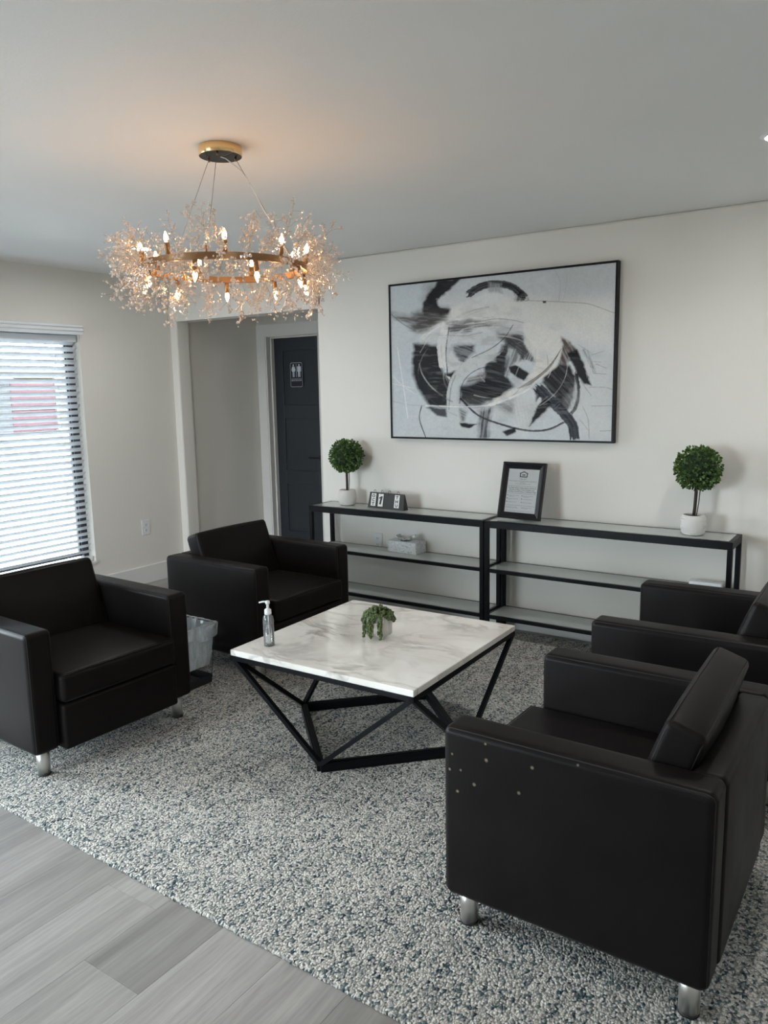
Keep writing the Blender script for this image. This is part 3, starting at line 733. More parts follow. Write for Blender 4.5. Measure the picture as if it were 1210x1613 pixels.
    # right hand dark shapes
    poly([(780, 600), (850, 542), (905, 555), (928, 620), (922, 700), (885, 768), (838, 710), (772, 628)], K, 7, 9, .97, .08, .8)
    poly([(853, 406), (910, 438), (950, 500), (900, 520), (880, 560), (848, 535), (866, 480)], BR, 7, 10, .95, .35, 1.1)
    poly([(888, 490), (936, 472), (1004, 642), (968, 636), (928, 575)], K, 5, 8)
    stroke([(960, 470), (1000, 540), (1020, 588)], 16, G, .8, .75); stroke([(985, 480), (1010, 560)], 8, G, .7, .6)
    stroke([(930, 585), (942, 660), (932, 735), (904, 778)], 15, K, .95, .1)
    poly([(395, 650), (520, 610), (640, 640), (600, 715), (470, 748), (392, 715)], K, 16, 12, .55, .2, .2)
    poly([(640, 455), (700, 470), (690, 530), (640, 545), (610, 600), (590, 560)], (.05, .05, .055), 10, 16, .7, .55, 1.9)
    poly([(330, 345), (470, 338), (560, 350), (470, 380), (345, 395)], (.10, .10, .105), 8, 16, .75, .8, -.12)
    poly([(180, 300), (340, 280), (350, 320), (250, 385), (200, 395)], (.06, .055, .055), 16, 16, .75, .35, -.2)
    poly([(560, 400), (690, 395), (680, 440), (600, 450)], (.06, .06, .065), 8, 14, .75, .5, .1)
    poly([(880, 700), (930, 640), (940, 720), (900, 790), (850, 800)], (.35, .35, .36), 14, 14, .6, .5, 1.)
    poly([(640, 735), (720, 700), (800, 760), (730, 850), (650, 840)], (.48, .48, .485), 14, 16, .7, .5, .9)
    # big white sweep with bristles
    poly([(682, 345), (800, 370), (862, 402), (868, 480), (836, 556), (742, 628), (640, 690), (525, 742), (548, 708), (660, 652), (735, 575), (742, 520), (700, 470)], (.70, .68, .65), 6, 9, .97, .12, 2.3)
    for k in range(14):
        a = k / 13; stroke([(862 - 20 * a, 470 + 40 * a), (810 - 40 * a, 560 + 25 * a), (720 - 60 * a, 640 + 20 * a)], 2.2, (.10, .08, .07) if k % 3 else K, .55, .5, 2)
    for k in range(10): stroke([(690 + 6 * k, 400 + 8 * k), (700 + 5 * k, 450 + 8 * k), (695 + 5 * k, 510 + 5 * k)], 2.0, (.2, .2, .2), .45, .6, 2)
    # legs of the figure
    poly([(640, 700), (740, 650), (720, 760), (700, 890), (640, 890)], (.62, .63, .635), 12, 12, .85, .4, 1.4)
    stroke([(745, 642), (808, 708), (872, 772), (914, 832), (924, 905)], 46, (.022, .027, .036), .98, .06)
    poly([(778, 690), (822, 728), (714, 838), (738, 772)], K, 5, 7); poly([(735, 660), (770, 690), (745, 720)], K, 5, 9, .9, .5, 2.)
    stroke([(755, 660), (810, 715), (850, 770)], 4, (.06, .075, .09), .8)
    stroke([(870, 818), (800, 850), (710, 856), (600, 832), (480, 786), (396, 708)], 9, K, .9, .2)
    poly([(588, 862), (652, 838), (650, 862), (612, 882)], K, 4, 6); poly([(482, 765), (545, 745), (518, 895), (478, 895)], (.06, .06, .065), 12, 10, .93, .35, 1.7)
    poly([(560, 745), (640, 790), (570, 800), (530, 790)], (.60, .61, .61), 12, 9, .7)
    poly([(240, 752), (332, 756), (334, 792), (284, 786)], (.04, .04, .05), 5, 8, .93); poly([(395, 822), (472, 828), (440, 846), (400, 842)], K, 4, 5); poly([(392, 760), (430, 770), (415, 812), (394, 815)], G, 9, 9, .9, .4, .5)
    stroke([(216, 742), (206, 805), (236, 895)], 4, K, .9); stroke([(82, 722), (150, 738), (235, 742), (420, 745)], 4, LG, .7); stroke([(235, 742), (420, 746), (530, 738)], 5, Wt, .85, .2)
    stroke([(525, 740), (620, 706), (700, 668), (745, 630)], 14, Wt, .95, .15, 3, 6)
    stroke([(104, 470), (130, 640), (152, 800)], 4, Wt, .8); stroke([(80, 600), (130, 650), (190, 690)], 3, Wt, .7); stroke([(82, 640), (180, 660)], 3, Wt, .7); stroke([(78, 315), (130, 358), (190, 392)], 4, G, .8)
    stroke([(640, 360), (600, 420), (540, 470), (450, 515)], 3.5, K, .8)
    stroke([(460, 350), (560, 332), (640, 338), (690, 350)], 3, G, .7); stroke([(330, 410), (420, 412), (500, 395)], 2.5, G, .7)
    stroke([(835, 105), (858, 160), (852, 245)], 2.5, LG, .8); stroke([(890, 120), (882, 200), (872, 240)], 2, LG, .6)
    stroke([(705, 245), (800, 248), (890, 252)], 3, G, .8, .3); stroke([(890, 252), (980, 258), (1050, 280), (1108, 302)], 2.5, G, .8, .2); poly([(776, 246), (792, 246), (792, 256), (778, 256)], K, 2, 2)
    for a in ([(1005, 530), (1045, 532)], [(1010, 585), (1070, 588)], [(990, 650), (1060, 650), (1098, 660)], [(1000, 738), (1098, 736)], [(1040, 855), (1096, 853)], [(945, 800), (985, 850)], [(950, 620), (1000, 690)], [(960, 740), (985, 800), (990, 890)], [(1000, 500), (1060, 480)], [(940, 450), (1000, 490)], [(1020, 540), (1070, 560)]): stroke(a, 2.2, G, .75, .2, 2)
    for k in range(12): stroke([(860 + 14 * k, 330 + (k % 4) * 18), (910 + 12 * k, 338 + (k % 3) * 16)], 9, (.74, .71, .66), .5, .6, 4)
    rs = np.random.RandomState(4)
    for k in range(46):                                   # loose arcs swept round the centre
        r0 = rs.uniform(120, 330); a0 = rs.uniform(0, 2 * PI); sw = rs.uniform(.25, .9); cx, cy = 570 + rs.uniform(-60, 60), 560 + rs.uniform(-50, 50)
        pts = [(cx + r0 * 1.25 * math.cos(a0 + sw * j / 4), cy + r0 * .92 * math.sin(a0 + sw * j / 4)) for j in range(5)]
        if min(p[0] for p in pts) < 190 or max(p[0] for p in pts) > 1000: continue
        stroke(pts, rs.choice([1.6, 2.2, 3.5, 7]), [(.64, .64, .64), (.10, .10, .11), (.62, .60, .57)][rs.randint(3)], rs.uniform(.3, .7), rs.uniform(.5, .95), 2)
    lum = C.mean(-1); sc = np.clip((fbm(X / 46, Y / 9, 77, 4) - .53) * 7, 0, 1) * np.clip((fbm(X / 150, Y / 120, 78, 3) - .42) * 4, 0, 1)
    put((.40, .40, .41), sc * np.where(lum < .2, .20, .0), (slice(None), slice(None)))
    sm = np.clip((fbm(X / 60, Y / 34, 81, 5) - .54) * 6, 0, 1) * np.exp(-(((X - 520) / 330) ** 2 + ((Y - 540) / 270) ** 2))
    put((.24, .24, .25), sm * np.where(lum > .3, .38, 0.), (slice(None), slice(None)))
    gr = fbm(X / 5, Y / 5, 90, 2)[..., None]; C[:] = C * (.93 + .14 * gr)
    C[:] = np.clip(np.where(C > .3, C * 1.10, C), .004, .88)
    return U, V, C
def painting():
    NX, NY = 520, 345
    U, V, C = paint_colours(NX, NY)
    m0 = fw; xs = m0 + U * (PWD - 2 * m0); zs = m0 + V * (PHT - 2 * m0)
    verts = np.stack([xs, np.full_like(xs, -fd + .006), zs], -1).reshape(-1, 3)
    ii = np.arange((NY - 1) * NX).reshape(NY - 1, NX)[:, :-1].ravel()
    faces = np.stack([ii, ii + 1, ii + NX + 1, ii + NX], -1)
    me = bpy.data.meshes.new('canvas'); me.vertices.add(len(verts)); me.vertices.foreach_set('co', verts.ravel())
    me.loops.add(faces.size); me.loops.foreach_set('vertex_index', faces.ravel().astype(np.int32))
    me.polygons.add(len(faces)); me.polygons.foreach_set('loop_start', np.arange(0, faces.size, 4, dtype=np.int32))
    me.update(calc_edges=True); me.validate()
    at = me.color_attributes.new('paint', 'FLOAT_COLOR', 'POINT')
    at.data.foreach_set('color', np.concatenate([C.reshape(-1, 3), np.ones((NX * NY, 1))], 1).ravel().astype(np.float32))
    link('canvas', me, 'painted_canvas', art)
painting()

# ------------------------------------------------------------------ restroom sign on the door
sg = thing('restroom_sign', 'small black and white restroom sign on the charcoal door', 'sign', (.395, HD + .086, 1.685))
def rrect(w_, h_, r, seg=5):
    return [(p[0], p[2]) for p in loop_rect(-w_ / 2, w_ / 2, -h_ / 2, h_ / 2, r, 0, seg)]
def plate(mb, pts, y0, y1):
    n_ = len(pts); vs = [(x, y1, z) for x, z in pts] + [(x, y0, z) for x, z in pts]
    return mb.add(vs, [tuple(range(n_ - 1, -1, -1)), tuple(range(n_, 2 * n_))] + [(i, (i + 1) % n_, (i + 1) % n_ + n_, i + n_) for i in range(n_)])
plate(MB(), rrect(.146, .222, .016), -.004, -.0005).build('sign_plate', 'sign_black', sg)
ro, ri = rrect(.144, .220, .016), rrect(.138, .214, .013); n_ = len(ro)
MB().add([(x, -.0046, z) for x, z in ro] + [(x, -.0046, z) for x, z in ri], [(i, (i + 1) % n_, (i + 1) % n_ + n_, i + n_) for i in range(n_)]).build('sign_border', 'sign_white', sg)
def figure(cx, female):
    mb = MB(); c0 = [(cx + .0085 * math.cos(2 * PI * k / 12), .088 + .0085 * math.sin(2 * PI * k / 12)) for k in range(12)]; plate(mb, c0, -.0052, -.004)
    if female: parts = [[(-.010, .077), (.010, .077), (.019, .030), (-.019, .030)], [(-.012, .077), (-.024, .042), (-.019, .040), (-.008, .068)], [(.012, .077), (.024, .042), (.019, .040), (.008, .068)], [(-.010, .031), (-.002, .031), (-.002, -.020), (-.010, -.020)], [(.002, .031), (.010, .031), (.010, -.020), (.002, -.020)]]
    else: parts = [[(-.014, .077), (.014, .077), (.014, .025), (-.014, .025)], [(-.022, .075), (-.015, .077), (-.015, .030), (-.022, .030)], [(.015, .077), (.022, .075), (.022, .030), (.015, .030)], [(-.013, .027), (-.002, .027), (-.002, -.020), (-.013, -.020)], [(.002, .027), (.013, .027), (.013, -.020), (.002, -.020)]]
    for p in parts: plate(mb, [(cx + x, z) for x, z in p], -.0052, -.004)
    return mb
figure(-.034, True).build('figure_symbol', 'sign_white', sg); figure(.034, False).build('figure_symbol', 'sign_white', sg)
MB().box(-.0015, .0015, -.0052, -.004, -.022, .098).box(-.060, .060, -.0052, -.004, -.036, -.034).build('divider_line', 'sign_white', sg)
vs, fs = text_mesh('RESTROOM', .023); MB().add([(v.x, -.0052 - v.z, v.y - .058) for v in vs], fs).build('lettering', 'sign_white', sg)

# ------------------------------------------------------------------ things on the consoles
ZT = .7414; GT = ZT + .0005; GM = .4441 + .0005
def topiary(label, x, y, hgt, seed, lean=0.):
    t = thing('topiary', label, 'plant', (x, y, GT), 0, 'potted ball topiaries on the console tables'); r = random.Random(seed)
    prof = [(.046, 0), (.056, .010), (.063, .035), (.065, .06), (.062, .085), (.055, .106), (.050, .108), (.048, .098)]
    p = MB(); p.lathe(prof, 36, cap1=False); p.build('pot', 'pot_white', t)
    st = MB()
    for k in range(11):
        z = .009 + k * .0092; rr_ = np.interp(z, [q[1] for q in prof[:6]], [q[0] for q in prof[:6]])
        for j in range(44):
            a = 2 * PI * j / 44; st.ico((rr_ * math.cos(a), rr_ * math.sin(a), z), .0042, 1, (.62, .62, .95), True)
    b = st.build('pot_knots', 'pot_white', t); b['kind'] = 'stuff'
    MB().lathe([(.0, .098), (.050, .098)], 20, cap0=False, cap1=False).build('soil', 'soil', t)
    zc = hgt
    MB().tube([(0, 0, .09), (.001 + lean * .3, 0, .15), (lean * .6, 0, .22), (lean, 0, zc)], .0085, 8).build('trunk', 'bark', t)
    MB().tube([(.012, .004, .09), (.017 + lean * .4, .004, .17), (.018 + lean, .004, zc - .05)], .0028, 6).build('side_stem', 'bark', t)
    c = Vector((lean, 0, zc)); MB().ico(c, .094, 2, smooth=True).build('foliage_core', 'leaf_core', t)
    lf = MB()
    for k in range(1250):
        d = Vector((r.gauss(0, 1), r.gauss(0, 1), r.gauss(0, 1))).normalized(); rad = r.uniform(.088, .116)
        p0 = c + d * rad; ax = (d + Vector((r.uniform(-1, 1), r.uniform(-1, 1), r.uniform(-1, 1))) * .75).normalized(); sd_ = ax.cross(d + Vector((r.uniform(-.6, .6), r.uniform(-.6, .6), r.uniform(-.6, .6)))).normalized()
        L_ = r.uniform(.013, .020); w_ = L_ * .42; nrm = ax.cross(sd_)
        lf.add([p0, p0 + ax * L_ * .35 + sd_ * w_ + nrm * .002, p0 + ax * L_ * .8 + sd_ * w_ * .7, p0 + ax * L_, p0 + ax * L_ * .8 - sd_ * w_ * .7, p0 + ax * L_ * .35 - sd_ * w_ + nrm * .002, p0 + ax * L_ * .5 - nrm * .002], [(0, 1, 6), (1, 2, 6), (2, 3, 6), (3, 4, 6), (4, 5, 6), (5, 0, 6)], True)
    o = lf.build('foliage', 'box_leaf', t); o['kind'] = 'stuff'
topiary('green ball topiary in a white pot beside the desk calendar', 1.884, -.135, .345, 3)
topiary('green ball topiary in a white pot at the right end of the right console', 4.206, -.160, .356, 8, .012)

# desk calendar
ca = thing('desk_calendar', 'black perpetual desk calendar reading OCT 1 THU', 'calendar', (2.237, -.155, GT), math.radians(-5))
cw, chh2, cd2 = .295, .105, .026
vs = [(-cw / 2 - .008, -cd2, 0), (cw / 2 + .008, -cd2, 0), (cw / 2 + .008, cd2, 0), (-cw / 2 - .008, cd2, 0), (-cw / 2, -.004, chh2), (cw / 2, -.004, chh2), (cw / 2, .004, chh2), (-cw / 2, .004, chh2)]
MB().add(vs, [(3, 2, 1, 0), (4, 5, 6, 7), (0, 1, 5, 4), (1, 2, 6, 5), (2, 3, 7, 6), (3, 0, 4, 7)]).build('stand', 'calendar_black', ca)
tilt = math.atan2(cd2 - .004, chh2)
for (cx, txt, sz, wid) in ((-.108, 'O\nC\nT', .028, .040), (-.045, '1', .062, .042), (.020, None, 0, 0), (.094, 'T\nH\nU', .028, .040)):
    if txt:
        Mx = Matrix.Translation(Vector((cx, -.0065, chh2 - .005))) @ Matrix.Rotation(-tilt, 4, 'X') @ Matrix.Translation(Vector((0, 0, -.088)))
        k = MB().box(-wid / 2, wid / 2, -.0025, -.0005, 0, .086, Mx).build('date_card', 'card_white', ca)
        if txt == '1':
            pts1 = [(-.004, -.028), (.010, -.028), (.010, .028), (.000, .028), (-.014, .017), (-.014, .009), (-.004, .014)]
            q1 = plate(MB(), pts1, -.0003, .0003); vs = [Vector((x + z * .14, z, 0)) for x, y, z in q1.v]; fs = q1.f
        else: vs, fs = text_mesh(txt, sz, space=.95, bold=.0011)
        zz = [v.y for v in vs]; mid = (max(zz) + min(zz)) / 2; xx = [v.x for v in vs]; mx = (max(xx) + min(xx)) / 2
        MB().add([Mx @ Vector(((v.x - mx) * 1.15, -.0030 - v.z, v.y - mid + .042)) for v in vs], fs).build('lettering', 'ink', k)
    MB().tube([(cx, .012 * math.cos(a), chh2 - .002 + .020 * math.sin(a)) for a in [2 * PI * j / 14 for j in range(14)]], .0013, 5, closed=True).build('ring', 'black_metal', ca)

# framed notice
fn = thing('framed_notice', 'black picture frame holding a printed fair housing notice', 'picture frame', (3.212, -.185, GT + .0068), math.radians(-3.7))
FW, FH, bw = .285, .345, .040
Ml = Matrix.Rotation(math.radians(-14), 4, 'X')
def fpart(name, mb, mat, par=fn): return mb.build(name, mat, par)
prof = [(0, .0), (0, -.020), (.012, -.026), (.026, -.020), (.030, -.016), (bw, -.012), (bw, 0)]
def corner(d, y, k):
    x = FW / 2 - d; return [(-x, y, d), (x, y, d), (x, y, FH - d), (-x, y, FH - d)][k]
for k in range(4):
    v0 = [Ml @ Vector(corner(d, y, k)) for d, y in prof]; v1 = [Ml @ Vector(corner(d, y, (k + 1) % 4)) for d, y in prof]; n_ = len(prof)
    fpart('frame_moulding', MB().add(v0 + v1, [(i, i + n_, (i + 1) % n_ + n_, (i + 1) % n_) for i in range(n_)]), 'frame_bevel')
ib = bw - .004
paper = fpart('paper', MB().box(-FW / 2 + ib, FW / 2 - ib, -.009, -.004, ib, FH - ib, Ml), 'paper')
fpart('glass_pane', MB().box(-FW / 2 + ib, FW / 2 - ib, -.0125, -.0115, ib, FH - ib, Ml), 'frame_glass')
fpart('back_board', MB().box(-FW / 2 + .01, FW / 2 - .01, -.004, .003, .01, FH - .01, Ml), 'calendar_black')
fpart('easel_leg', MB().bar(Ml @ Vector((0, .010, .22)), (0, .118, -.002), .004, .05, (1, 0, 0)), 'calendar_black')
ink = MB(); inkg = MB()
def tline(body, z, size, mb, x=0., align='CENTER', maxw=.19):
    vs, fs = text_mesh(body, size, align, .0001); xx = [v.x for v in vs]; w_ = max(xx) - min(xx); s_ = min(1., maxw / w_)
    mb.add([Ml @ Vector((x + v.x * s_, -.0093 - v.z, z + v.y)) for v in vs], fs)
zc = FH - bw
house = [(-.026, -.040), (.026, -.040), (.026, -.018), (.031, -.016), (0, -.002), (-.031, -.016), (-.026, -.018)]; inner = [(-.019, -.034), (.019, -.034), (.019, -.019), (.020, -.0175), (0, -.009), (-.020, -.0175), (-.019, -.019)]
n_ = len(house); ink.add([Ml @ Vector((x, -.0093, zc + z - .010)) for x, z in house] + [Ml @ Vector((x, -.0093, zc + z - .010)) for x, z in inner], [(i, (i + 1) % n_, (i + 1) % n_ + n_, i + n_) for i in range(n_)])
ink.box(-.011, .011, -.0094, -.0088, zc - .0345, zc - .0305, Ml).box(-.011, .011, -.0094, -.0088, zc - .0405, zc - .0365, Ml)
tline('EQUAL HOUSING\nOPPORTUNITY', zc - .060, .0060, inkg)
tline('We Do Business in Accordance With the Federal Fair', zc - .076, .0085, inkg); tline('Housing Law', zc - .084, .0075, inkg); tline('(The Fair Housing Amendments Act of 1988)', zc - .092, .0055, inkg)
for q, s in zip(('It is illegal to Discriminate Against Any Person', 'Because of Race, Color, Religion, Sex,', 'Handicap, Familial Status, or National Origin'), (0, 1, 2)): tline(q, zc - .118 - s * .0115, .0112, ink, maxw=.188)
for z in (.104, .149, .222, .2555): inkg.box(-.098, .098, -.0094, -.0088, zc - z - .0006, zc - z + .0006, Ml)
for k, (a, b) in enumerate((('In the sale or rental of housing\nor residential lots', 'In the provision of real estate\nbrokerage services'), ('In advertising the sale or rental\nof housing', 'In the appraisal of housing'), ('In the financing of housing', 'Blockbusting is also illegal'))):
    z = zc - .164 - k * .020
    tline(a, z, .0056, inkg, -.088, 'LEFT', .075); tline(b, z, .0056, inkg, .012, 'LEFT', .075)
    for x in (-.094, .005): ink.box(x - .0025, x + .0025, -.0094, -.0088, z, z + .005, Ml)
tline('Anyone who feels he or she has been\ndiscriminated against may file a complaint', zc - .234, .0050, inkg, -.096, 'LEFT', .088); tline('U.S. Department of Housing and\nUrban Development', zc - .234, .0050, inkg, .010, 'LEFT', .085)
ink.build('bold_print', 'ink', paper); inkg.build('small_print', 'ink_grey', paper)

# tissue box
tb = thing('tissue_box', 'pale blue marbled tissue box on the middle shelf of the console', 'tissue box', (2.345, -.092, GM), math.radians(-2))
MB().bbox(-.115, .115, -.062, .062, 0, .078, .002).build('box', 'tissue_print', tb)
MB().lathe([(.0, .0785), (.03, .0786), (.042, .0785)], 24, cap0=False, cap1=False, rad=None).build('opening', 'slot_dark', tb)
def tissue(ang, hgt, seed):
    r = random.Random(seed); n1, n2 = 9, 6; vs = []
    for i in range(n2):
        t_ = i / (n2 - 1)
        for j in range(n1):
            s = j / (n1 - 1) - .5; a = ang + s * 2.2 * (1 - .3 * t_)
            rad = .012 + t_ * .070 * (.8 + .4 * r.random()); wob = .010 * math.sin(j * 2.1 + seed) * t_
            vs.append((rad * math.cos(a) + wob, .55 * rad * math.sin(a) + wob, .076 + hgt * t_ ** .7 * (.75 + .3 * math.cos(j * 1.7 + seed)) + r.uniform(-.003, .003)))
    return MB().add(vs, [(i * n1 + j, i * n1 + j + 1, (i + 1) * n1 + j + 1, (i + 1) * n1 + j) for i in range(n2 - 1) for j in range(n1 - 1)], True)
a = tissue(PI, .040, 2); a2 = tissue(0.1, .055, 5); a.add(a2.v, a2.f, True); a3 = tissue(-1.4, .028, 9); a.add(a3.v, a3.f, True)
a.build('tissue', 'tissue_paper', tb)
# small white box at the end of the right console's middle shelf
pb = thing('power_strip', 'small white power strip on the glass shelf behind the right armchair', 'power strip', (4.27, -.085, GM))
MB().rbox((0, 0, .016), (.085, .026, .016), .007, 3).build('body', 'white_plastic', pb)
for x in (-.05, -.01, .03): MB().bbox(x - .013, x + .013, -.012, .012, .0315, .0335, .002).build('socket', 'white_plastic', pb)

# ------------------------------------------------------------------ things on the coffee table
pbt = thing('pump_bottle', 'clear pump bottle of hand sanitizer at the table corner', 'bottle', (2.896, -2.070, TH))
MB().lathe([(.021, .0), (.0235, .003), (.0235, .118), (.020, .132), (.0125, .140), (.0125, .150)], 28, cap1=False).build('bottle', 'clear_plastic', pbt)
MB().lathe([(.0195, .006), (.0218, .009), (.0218, .100)], 24).build('gel', 'gel', pbt)
MB().lathe([(.0238, .100), (.0238, .116)], 28, cap0=False, cap1=False).build('label', 'clear_plastic', pbt)
MB().lathe([(.0145, .140), (.0150, .143), (.0145, .160), (.010, .164), (.0055, .166), (.0055, .186)], 20).build('collar', 'white_plastic', pbt)
pd = Vector((-math.cos(.45), -math.sin(.45), 0)); hp = MB(); hp.lathe([(.007, .184), (.0095, .187), (.0095, .198), (.006, .200)], 16); hp.tube([(0, 0, .195), tuple(pd * .020 + Vector((0, 0, .195))), tuple(pd * .038 + Vector((0, 0, .190)))], .0045, 8, taper=.003)
hp.build('pump_head', 'white_plastic', pbt); MB().tube([(0, 0, .15), (.002, 0, .08), (.006, .003, .01)], .0022, 6).build('dip_tube', 'white_plastic', pbt)

su = thing('succulent_pot', 'trailing green succulent in a ribbed stone pot on the marble table', 'plant', (3.243, -1.735, TH))
MB().lathe([(.050, .018), (.058, .024), (.058, .112), (.053, .112), (.052, .098)], 72, cap1=False, rad=lambda a, z: 1 + .035 * (1 if math.sin(a * 18) > 0 else -1)).build('pot', 'pot_stone', su)
for k in range(3):
    a = -.6 + 2 * PI * k / 3; MB().lathe([(.008, 0), (.011, .02)], 10, (.036 * math.cos(a), .036 * math.sin(a), 0)).build('foot', 'pot_stone', su)
MB().lathe([(.0, .098), (.052, .098)], 24, cap0=False, cap1=False).build('soil', 'soil', su)
r = random.Random(21); pl_ = MB()
for k in range(230):
    a = r.uniform(0, 2 * PI); d = .064 * math.sqrt(r.random()); z = .104 + (.034 if True else 0) * (1 - (d / .07) ** 2) * r.uniform(.4, 1.2)
    pl_.ico((d * math.cos(a), d * math.sin(a), z), r.uniform(.0050, .0075), 1, (1, 1, 1.15), True)
camdir = math.atan2(-4.46 + 1.735, 5.14 - 3.243)
for da, ln, off in ((-1.15, .105, 0), (-1.30, .075, 0), (-.55, .112, 0), (-.68, .09, 0), (.10, .100, 0), (.02, .08, 0), (-1.7, .05, 0), (1.1, .03, 0), (1.5, .04, 0), (2.2, .05, 0), (3.0, .06, 0), (-.3, .03, 0), (.7, .02, 0)):
    a = camdir + da; z = .112; d = .058
    while z > .118 - ln - .004 and z > .008:
        d = min(.069, d + .003)
        for q in range(3): pl_.ico((d * math.cos(a) + r.uniform(-.006, .006), d * math.sin(a) + r.uniform(-.006, .006), z + r.uniform(-.003, .003)), r.uniform(.0044, .0062), 1, (1, 1, 1.15), True)
        z -= .0075
o = pl_.build('foliage', 'pearl_leaf', su); o['kind'] = 'stuff'

# ------------------------------------------------------------------ waste bin between the left armchairs
bn = thing('waste_bin', 'black wire waste bin with a clear plastic liner between the armchairs', 'bin', (2.020, -1.815, RT))
def sq(hw, z): return [(-hw, -hw, z), (hw, -hw, z), (hw, hw, z), (-hw, hw, z)]
hb, ht, zt_ = .108, .132, .325
fs4 = [(i, (i + 1) % 4, (i + 1) % 4 + 4, i + 4) for i in range(4)]
MB().add(sq(hb, 0) + sq(hb + .003, .045), fs4 + [(3, 2, 1, 0)]).add(sq(hb - .003, .004) + sq(hb, .045), [tuple(reversed(f)) for f in fs4] + [(0, 1, 2, 3)]).build('base_tray', 'mesh_black', bn)
wm = MB()
for i in range(4):
    a0, a1 = Vector(sq(hb, .04)[i]), Vector(sq(hb, .04)[(i + 1) % 4]); b0, b1 = Vector(sq(ht, zt_)[i]), Vector(sq(ht, zt_)[(i + 1) % 4])
    for k in range(22): wm.tube([a0.lerp(a1, k / 22), b0.lerp(b1, k / 22)], .00028 if k else .0018, 3)
    for k in range(1, 26): wm.tube([a0.lerp(b0, k / 26), a1.lerp(b1, k / 26)], .00028, 3)
wm.build('wire_cage', 'mesh_black', bn)
MB().tube(sq(ht, zt_), .004, 6, closed=True).build('rim', 'mesh_black', bn)
r = random.Random(4); per = 64; vs = []; zs_ = [.10, .16, .22, .28, .322, .334, .326, .30, .262]; ws = [-.010, -.007, -.006, -.005, -.003, .003, .008, .010, .012]
for zi, (z, ofs) in enumerate(zip(zs_, ws)):
    hw = hb + (ht - hb) * z / zt_ + ofs
    for k in range(per):
        t_ = (k / per) * 4; i = int(t_); f_ = t_ - i; p = Vector(sq(hw, z)[i]).lerp(Vector(sq(hw, z)[(i + 1) % 4]), f_)
        wr = .0028 * math.sin(k * 1.9 + zi * .8) + .002 * math.sin(k * .7 - zi * 1.3)
        p += Vector((p.x, p.y, 0)).normalized() * wr + Vector((0, 0, (.014 * math.sin(k * .37 + 1) + r.uniform(-.004, .004)) if zi >= 7 else 0)); vs.append(p)
MB().add(vs, [(i * per + k, i * per + (k + 1) % per, (i + 1) * per + (k + 1) % per, (i + 1) * per + k) for i in range(len(zs_) - 1) for k in range(per)], True).build('liner', 'bin_liner', bn)

# ------------------------------------------------------------------ chandelier
CHX, CHY, RZ = 2.935, -2.26, 2.003
ch = thing('chandelier', 'round crystal branch chandelier with lit candle bulbs on a bronze ring', 'chandelier', (CHX, CHY, 0))
MB().lathe([(.078, H), (.080, H - .004), (.080, H - .032), (.078, H - .035)], 48, cap0=True, cap1=False).build('canopy', 'brass', ch)
MB().lathe([(.0, H - .0345), (.077, H - .0345)], 48, cap0=False, cap1=False).build('canopy_plate', 'dark_mirror', ch)
RR = .300; face = math.atan2(-4.4609 - CHY, 5.1397 - CHX)
def ring_pt(deg, rad=RR, z=RZ):
    a = face + math.radians(deg); return Vector((rad * math.cos(a), rad * math.sin(a), z))
n_ = 96; rv = []
for k in range(n_):
    a = 2 * PI * k / n_
    for (dr_, dz) in ((-.007, -.012), (.007, -.012), (.007, .012), (-.007, .012)): rv.append(((RR + dr_) * math.cos(a), (RR + dr_) * math.sin(a), RZ + dz))
MB().add(rv, [(k * 4 + j, k * 4 + (j + 1) % 4, ((k + 1) % n_) * 4 + (j + 1) % 4, ((k + 1) % n_) * 4 + j) for k in range(n_) for j in range(4)]).build('ring', 'bronze', ch)
for d in (-12, 108, -132):
    b_ = ring_pt(d); t_ = ring_pt(d, .058, H - .035); MB().tube([b_ + Vector((0, 0, .012)), t_], .0011, 5).build('suspension_wire', 'steel_wire', ch)
    MB().tube([b_ + Vector((0, 0, .008)), b_ + Vector((0, 0, .034))], .004, 8).build('wire_stud', 'bronze', ch)
    MB().tube([t_ + Vector((0, 0, -.010)), t_], .004, 8).build('wire_grip', 'bronze', ch)
p0 = Vector((0, 0, H - .035)); a_, b_ = ring_pt(108, .058, H - .035), ring_pt(108)
cp = [p0, p0 + Vector((0, 0, -.004)) + (a_ - p0) * .35, a_.lerp(b_, .10) + Vector((-.004, 0, 0)), a_.lerp(b_, .2) + Vector((.003, .002, 0)), a_.lerp(b_, .4) + Vector((-.003, .002, 0)), a_.lerp(b_, .6) + Vector((.003, 0, 0)), a_.lerp(b_, .8) + Vector((-.003, 0, 0)), b_ + Vector((0, 0, .012))]
MB().tube(cp, .0024, 6).build('power_cord', 'clear_cord', ch)
sl = MB().lathe([(.0085, .012), (.0085, .018), (.0092, .020), (.0092, .049), (.007, .053)], 14).mesh('candle_sleeve', 'bronze')
bu = MB().lathe([(.0045, .052), (.0070, .058), (.0082, .065), (.0070, .073), (.0040, .081), (.0012, .088)], 12).mesh('bulb', 'bulb_glow')
for k in range(18):
    d = k * 20; up = (k % 2 == 0); p = ring_pt(d)
    tlt = math.radians(7) * (1 if up else 1); out = Vector((p.x, p.y, 0)).normalized()
    z = (Vector((0, 0, 1 if up else -1)) + out * math.tan(tlt)).normalized()
    rot = z.to_track_quat('Z', 'X').to_euler()
    s = link('candle_sleeve', sl, None, ch, p, rot); link('bulb', bu, None, s)
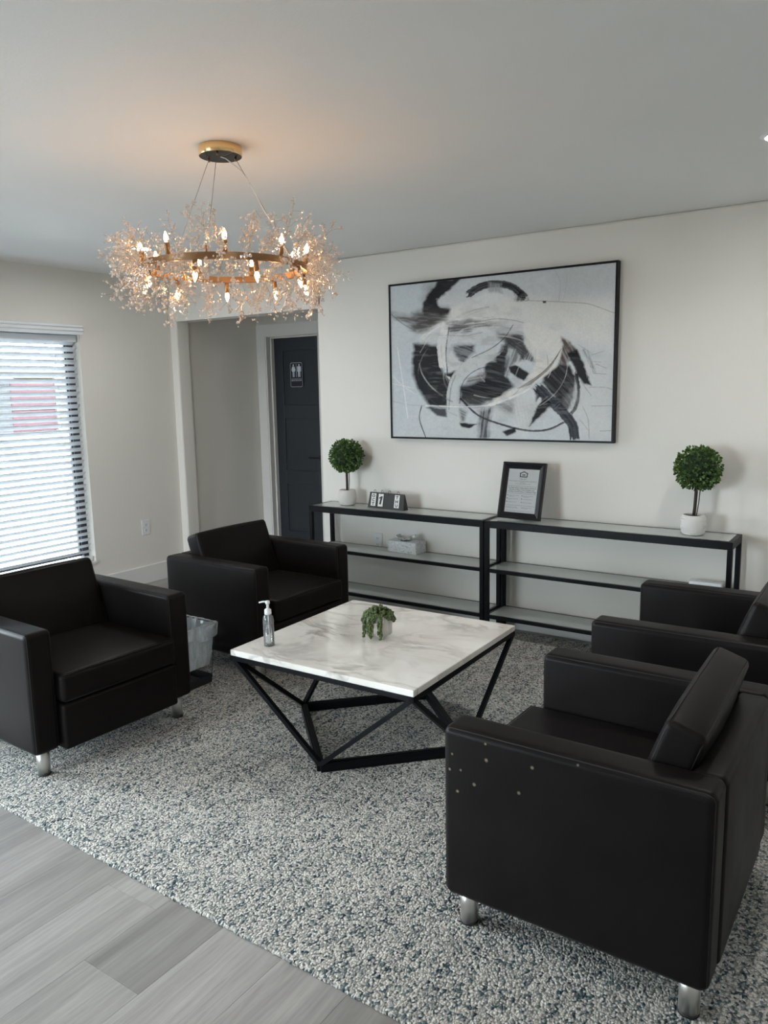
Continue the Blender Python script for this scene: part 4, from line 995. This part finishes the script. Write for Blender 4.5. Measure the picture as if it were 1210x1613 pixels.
# crystal branches
rb = random.Random(12); protos = []
for q in range(9):
    w_ = MB(); b_ = MB(); L_ = rb.uniform(.150, .195); pts = []
    bend = Vector((0, rb.uniform(-.02, .02), rb.uniform(-.02, .02)))
    for i in range(7): t_ = i / 6; pts.append(Vector((L_ * t_, 0, 0)) + bend * t_ * t_ + Vector((0, rb.uniform(-.003, .003), rb.uniform(-.003, .003))))
    w_.tube(pts, .0009, 4, taper=.0005)
    def bead(p, r_): b_.ico(p, r_, 1, (1, 1, 1.15))
    for i in range(2, 7):
        for j in range(3 if i > 2 else 2):
            d_ = Vector((rb.uniform(.3, 1.1), rb.uniform(-1, 1), rb.uniform(-1, 1))).normalized(); ln = rb.uniform(.018, .045)
            e_ = pts[i] + d_ * ln; mid = pts[i] + d_ * ln * .5 + Vector((0, rb.uniform(-.003, .003), rb.uniform(-.003, .003)))
            w_.tube([pts[i], mid, e_], .0006, 3, caps=False)
            for c in range(rb.choice((1, 2, 2, 3))): bead(e_ + Vector([rb.uniform(-.0065, .0065) for _ in range(3)]), rb.uniform(.0042, .0064))
            if rb.random() < .5: bead(mid + Vector([rb.uniform(-.004, .004) for _ in range(3)]), rb.uniform(.0036, .0054))
            if rb.random() < .35:
                e2 = e_ + (d_ + Vector([rb.uniform(-.8, .8) for _ in range(3)])).normalized() * rb.uniform(.012, .022); w_.tube([e_, e2], .0005, 3, caps=False); bead(e2, rb.uniform(.0026, .0036))
    protos.append((w_.mesh('branch', 'twig_wire'), b_.mesh('crystal_beads', 'crystal')))
NB = 158
for k in range(NB):
    phi = 2 * PI * (k * .6180339887 % 1) ; el = math.radians(-80 + 160 * ((k * .7548776662) % 1)) + rb.uniform(-.1, .1)
    p = Vector((RR * math.cos(phi), RR * math.sin(phi), RZ)); out = Vector((math.cos(phi), math.sin(phi), 0)); tang = Vector((-math.sin(phi), math.cos(phi), 0))
    d = (out * math.cos(el) + Vector((0, 0, 1)) * math.sin(el) + tang * rb.uniform(-.35, .35)).normalized()
    Q = d.to_track_quat('X', 'Z').to_matrix().to_4x4() @ Matrix.Rotation(rb.uniform(0, 2 * PI), 4, 'X')
    s = rb.uniform(.70, .98) * (.92 if el > .6 else .80 if abs(el) < .7 else 1.0)
    wme, bme = protos[k % len(protos)]
    o = link('branch', wme, None, ch); o.matrix_local = Matrix.Translation(p) @ Q @ Matrix.Scale(s, 4)
    b = link('crystal_beads', bme, None, o); b['kind'] = 'stuff'
